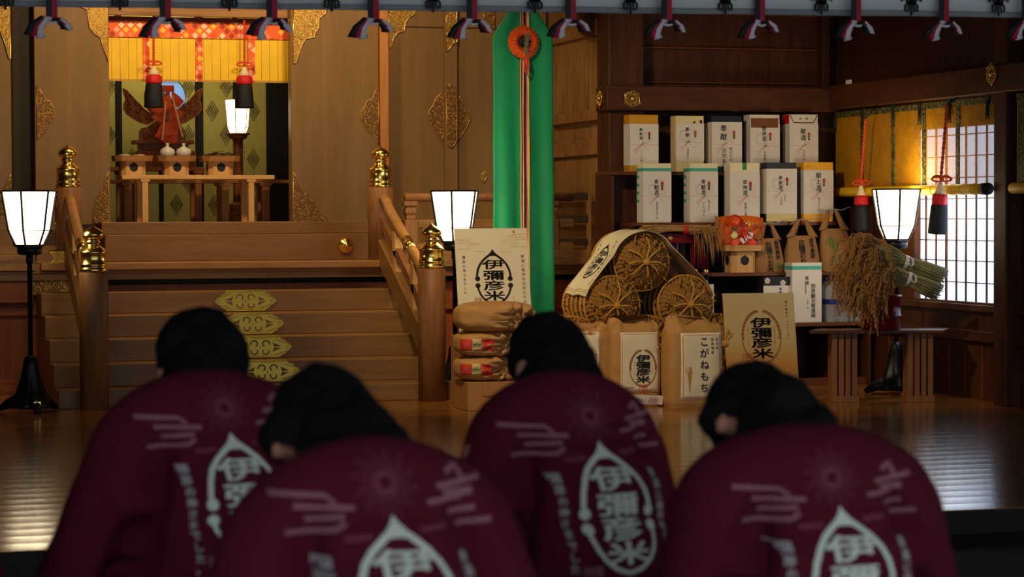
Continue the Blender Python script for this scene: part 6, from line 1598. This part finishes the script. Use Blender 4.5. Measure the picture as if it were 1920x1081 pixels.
def person(label, apex, d, face, headpx, headr, lumps, earpx, tip, dots=.15, top=(.21, .16), elbow=(.275, .275), group='people bowing in maroon jackets'):
    """apex: pixel of the top of the bent back; d: distance; headpx: pixel of the crown top"""
    A = atD(apex[0], apex[1], d); rz = math.radians(face)
    Rm = Matrix.Rotation(rz, 3, 'Z'); base = A-Rm @ V((0, .13, 0)); base.z = GZ
    s = (A.z-GZ)/1.055
    rt = thing('person', base, label, 'person', group, rz)
    inv = ROOT[rt.name].inverted()
    S = lambda *p: V(p)*s
    # head placed under the pixel of its crown; chin tucked forward
    hr = headr; ppm = FPX/(d+.22)
    HW = atD(headpx[0], headpx[1], d+.22); Hc = inv @ (HW - UP*(hr*1.14))
    tilt = Matrix.Rotation(math.radians(-52), 3, 'X')
    # ---- body
    m = MB()
    m.ball(Hc, (hr*.90, hr*1.10, hr*1.22), 20, 14, tilt)                       # skull
    m.ball(Hc+tilt @ V((0, hr*.42, -hr*.62)), (hr*.62, hr*.62, hr*.66), 16, 12, tilt)   # jaw
    m.ball(Hc+tilt @ V((0, hr*1.12, -hr*.30)), (hr*.14, hr*.26, hr*.22), 10, 8, tilt)   # nose
    for q in (-1, 1): m.ball(Hc+tilt @ V((q*hr*.93, -hr*.02, -hr*.25)), (hr*.16, hr*.22, hr*.36), 10, 8, tilt)   # ears
    m.ball(Hc+tilt @ V((0, hr*1.0, -hr*.66)), (hr*.32, hr*.12, hr*.08), 10, 8, tilt)    # lips
    C7 = S(0, .17, .99)
    limb(m, [C7, C7.lerp(Hc, .5), Hc+tilt @ V((0, -hr*.1, -hr*.5))], [.050*s, .046*s, .050*s])
    limb(m, [S(0, 0, .54), S(0, .03, .70), S(0, .10, .84), S(0, .14, .92)], [.115*s, .105*s, .085*s, .060*s])
    for q in (-1, 1): limb(m, [S(q*.02, .03, .66), S(q*.06, .10, .84)], [.10*s, .075*s])
    for q, e in ((-1, elbow[0]), (1, elbow[1])):
        sh_, el, wr = S(q*.165, .12, .89), S(q*e, .13, .62), S(q*.17, .37, .575)
        limb(m, [S(0, .13, .91), sh_], [.060*s, .055*s]); limb(m, [sh_, el], [.052*s, .040*s]); limb(m, [el, wr], [.040*s, .027*s])
        hd = S(q*.13, .43, .565); limb(m, [wr, hd], [.026*s, .030*s])
        for f_ in range(4):
            b0 = hd+S(q*(-.03+.02*f_), .035, 0); ln = (.055, .066, .070, .060)[f_ if q > 0 else 3-f_]
            limb(m, [b0, b0+S(0, ln*.6, .004), b0+S(0, ln, -.018)], [.0095*s, .0085*s, .0075*s], 8)
        limb(m, [hd+S(-q*.02, -.01, .0), hd+S(-q*.055, .02, .0), hd+S(-q*.06, .05, -.012)], [.011*s, .0095*s, .008*s], 8)
        hip, kn, an = S(q*.09, .02, .52), S(q*.13, .42, .47), S(q*.13, .40, .09)
        limb(m, [hip, kn], [.085*s, .058*s]); limb(m, [kn, an], [.055*s, .038*s]); limb(m, [an, S(q*.13, .42, .04), S(q*.14, .54, .025)], [.04*s, .04*s, .024*s])
    if earpx:
        E = inv @ atD(earpx[0], earpx[1], d+.08); r = earpx[2]*1.25
        m.ball(E, (r*.9, r*.6, r*1.25), 12, 9); limb(m, [E+V((r*.9, r*.8, -r*.2)), E+V((r*2.2, r*1.6, -r*.5)), Hc], [r*1.05, r*1.1, .045])
    fused('body', m, MT['skin'], rt, .011, 4)
    # ---- trousers
    m = MB()
    for q in (-1, 1): limb(m, [S(q*.085, 0, .535), S(q*.13, .43, .475)], [.108*s, .075*s]); limb(m, [S(q*.13, .43, .47), S(q*.13, .40, .10)], [.074*s, .060*s])
    fused('trousers', m, MT['trousers'], rt, .014, 4)
    # ---- jacket: back, shoulders, loose sleeves
    m = MB(); rj = lambda *p: V(p)*s
    for (y, z, rx, ry, rzz) in ((-.01, .545, .205, .160, .095), (.0, .60, .205, .150, .12), (.015, .70, .205, .138, .12), (.05, .80, .20, .135, .11), (.09, .86, .19, .13, .10)):
        m.ball(rj(0, y, z), rj(rx, ry, rzz), 26, 16)
    m.ball(rj(0, .125, 1.055)-V((0, 0, top[1])), V((top[0], .125*s, top[1])), 32, 20)
    limb(m, [rj(0, .16, .965), C7.lerp(Hc, .22)-V((0, 0, .012))], [.082*s, .066*s])
    for q, e in ((-1, elbow[0]), (1, elbow[1])):
        sh_, el, wr = V((q*(top[0]-.075), .115*s, 1.055*s-top[1]-.025)), rj(q*e, .13, .61), rj(q*.19, .35, .575)
        limb(m, [rj(q*.06, .13, .88), sh_], [.085*s, .085*s]); limb(m, [sh_, sh_.lerp(el, .5), el], [.088*s, .078*s, .080*s]); limb(m, [el, wr], [.078*s, .064*s])
    seed = apex[0]*.01
    def crk(co):
        k = max(0, min(1, (1.0*s-co.z)/(.25*s)))
        n = pnoise(V((co.x*5+seed, co.y*5, co.z*2.6)))*.012+pnoise(V((co.x*11+seed, co.y*11, co.z*5)))*.005
        g = math.exp(-((abs(co.x)-(.115*s+.30*(.98*s-co.z)))/.022)**2)*max(0, min(1, (.985*s-co.z)/.09))*(.046 if co.y < .12*s else 0)
        g += math.exp(-((abs(co.x)-(.165*s+.22*(.90*s-co.z)))/.020)**2)*max(0, min(1, (.90*s-co.z)/.10))*(.012 if co.y < .12*s else 0)
        return (n*k-g)
    jk = fused('jacket', m, MT['jacket'], rt, .0105, 7, crk)
    # ---- hair: cap over crown, back and sides, plus hanging locks
    m = MB()
    m.ball(Hc+tilt @ V((0, -hr*.12, hr*.14)), (hr*1.04, hr*1.14, hr*1.24), 24, 16, tilt)
    m.ball(Hc+tilt @ V((0, -hr*.45, -hr*.45)), (hr*.92, hr*.75, hr*.62), 20, 12, tilt)
    limb(m, [Hc+tilt @ V((0, -hr*.3, 0)), C7.lerp(Hc, .45)+V((0, -.005, .012)), C7+V((0, .0, .0))], [hr*.96, hr*.92, .075], 18)
    for (px, py, r, dd) in lumps: limb(m, [Hc+tilt @ V((0, -hr*.2, 0)), inv @ atD(px, py, d+dd)], [hr*.98, r], 18)
    fused('hair', m, MT['hair'], rt, .009, 5, lambda co: pnoise(co*26)*.007+pnoise(co*70)*.003)
    # ---- print on the back
    bv = BVHTree.FromPolygons([tuple(v.co) for v in jk.data.vertices], [tuple(p.vertices) for p in jk.data.polygons])
    zt_ = (inv @ atD(tip[0], tip[1], d-.03)).z; Wd = dots*s
    def bk(u, v, e=.004):
        p = V((u, -2, zt_+v)); r_ = bv.ray_cast(p, V((0, 1, 0)))
        return r_[0]+r_[1]*e if r_[0] is not None else V((u, .1, zt_+v))
    def subdiv(mm):
        """split long print triangles so they follow the cloth"""
        out = []
        b = bmesh.new(); vs = [b.verts.new(p) for p in mm.v]
        for f, mi in zip(mm.f, mm.mi):
            try: q = b.faces.new([vs[i] for i in f]); q.material_index = mi
            except ValueError: pass
        bmesh.ops.triangulate(b, faces=b.faces[:])
        for it in range(4):
            es = [e for e in b.edges if e.calc_length() > .02]
            if not es: break
            bmesh.ops.subdivide_edges(b, edges=es, cuts=1)
            bmesh.ops.triangulate(b, faces=[f for f in b.faces if len(f.verts) > 3])
        r = MB(); b.verts.index_update(); r.v = [v.co.copy() for v in b.verts]
        for f in b.faces: r.f.append(tuple(v.index for v in f.verts)); r.mi.append(f.material_index); r.sm.append(True)
        b.free(); return r
    flat = lambda u, v: V((u, 0, v))
    def lay(mm, name, mats, e=.004):
        r = subdiv(mm); r.v = [bk(p.x, p.z, e) for p in r.v]; return r.build(name, mats, rt, world=False)
    m = MB(); emblem_a(m, 0, -.90*Wd, Wd, flat); lay(m, 'emblem_print', MT['print'])
    m = MB(); column(m, '新潟に稲作を広めたのは', Wd*.66, -Wd*.40, Wd*.115, flat, step=Wd*.125, bold=.03); column(m, '彌彦の神さまでした。', -Wd*.68, -Wd*.40, Wd*.115, flat, step=Wd*.128, bold=.03)
    m.m = 1; column(m, '彌', -Wd*.42, -Wd*1.46, Wd*.13, flat, bold=.03); column(m, '神', -Wd*.53, -Wd*1.46, Wd*.13, flat, bold=.03)
    lay(m, 'lettering_print', [plain('print_letter', srgb(176, 172, 172), .8), MT['print_dim']])
    m = MB()
    def cl(pts, w=.05): ribbon(m, [(x*Wd, y*Wd) for x, y in pts], w*Wd, flat)
    cl([(-1.10, .22), (-.60, .20)]); cl([(-.90, .10), (-.35, .08)]); cl([(-.80, -.02), (-.45, .0)]); cl([(-1.0, -.14), (-.55, -.12), (-.45, -.06)]); cl([(-.60, .20), (-.52, .12)], .04)
    cl([(.38, .10), (.78, .14)]); cl([(.5, .24), (1.02, .30)]); cl([(.62, .36), (.74, .42), (.80, .30)], .06); cl([(.58, .0), (.92, .02)]); cl([(.68, -.12), (1.08, -.10)]); cl([(.56, .18), (.90, .18)], .07)
    m.m = 1; cl([(-.50, -.20), (-.24, -.18)]); cl([(.24, -.14), (.52, -.12)])
    for k in range(36):
        a = 2*PI*k/36; r1 = .24+.10*(k % 3)/2
        cl([(-.02+.07*math.cos(a), .30+.07*math.sin(a)), (-.02+r1*math.cos(a), .30+r1*math.sin(a))], .012)
    ribbon(m, [((-.02+.085*math.cos(a))*Wd, (.30+.085*math.sin(a))*Wd) for a in [2*PI*i/20 for i in range(20)]], .05*Wd, flat, True)
    lay(m, 'cloud_and_sun_print', [MT['print_dim'], MT['print_faint']], .003)
    # ---- stool under the hips (below the picture)
    st_ = thing('stool', base, 'plain wooden stool under the '+label.split(',')[0], 'stool', 'stools of the bowing people', rz)
    zs_ = .535*s-.108*s-.004
    MB().bx(-.17, .17, -.16, .15, zs_-.03, zs_).build('seat', MT['tan'], st_, world=False)
    for qx in (-.14, .14):
        for qy in (-.13, .12): MB().bx(qx-.02, qx+.02, qy-.02, qy+.02, 0, zs_-.03).build('leg', MT['tan'], st_, world=False)
    return rt
person('person in maroon jacket bowing at the left, short black hair, in front of the staircase', (385, 690), 4.65, 12, (378, 590), .088, [(338, 655, .052, .16), (420, 655, .052, .16)], (303, 700, .013), (442, 805), .150, (.243, .18), (.285, .275))
person('person in maroon jacket bowing in the front row, head overlapping the left emblem', (692, 815), 3.70, 3, (612, 703), .088, [(690, 805, .045, .10), (748, 828, .020, .04), (535, 815, .045, .14)], (520, 846, .012), (735, 955), .160, (.25, .21), (.285, .285))
person('person in maroon jacket bowing in the middle, before the rice sacks, ear showing', (1052, 692), 4.70, 12, (1030, 598), .080, [(1085, 676, .036, .08), (1116, 702, .018, .03), (968, 692, .024, .16)], (980, 694, .017), (1126, 820), .155, (.212, .16), (.24, .24))
person('person in maroon jacket bowing at the right, in front of the gold poster', (1505, 790), 4.10, 1, (1418, 695), .088, [(1474, 752, .050, .10), (1550, 792, .022, .03), (1352, 785, .040, .16)], (1354, 796, .0145), (1562, 936), .158, (.240, .135), (.265, .265))
person('person at the left edge, only a maroon sleeve showing in the corner', (-285, 800), 4.2, 12, (-340, 700), .086, [], None, (-250, 940), .150, (.23, .17))
bpy.data.scenes.remove(SIDE)
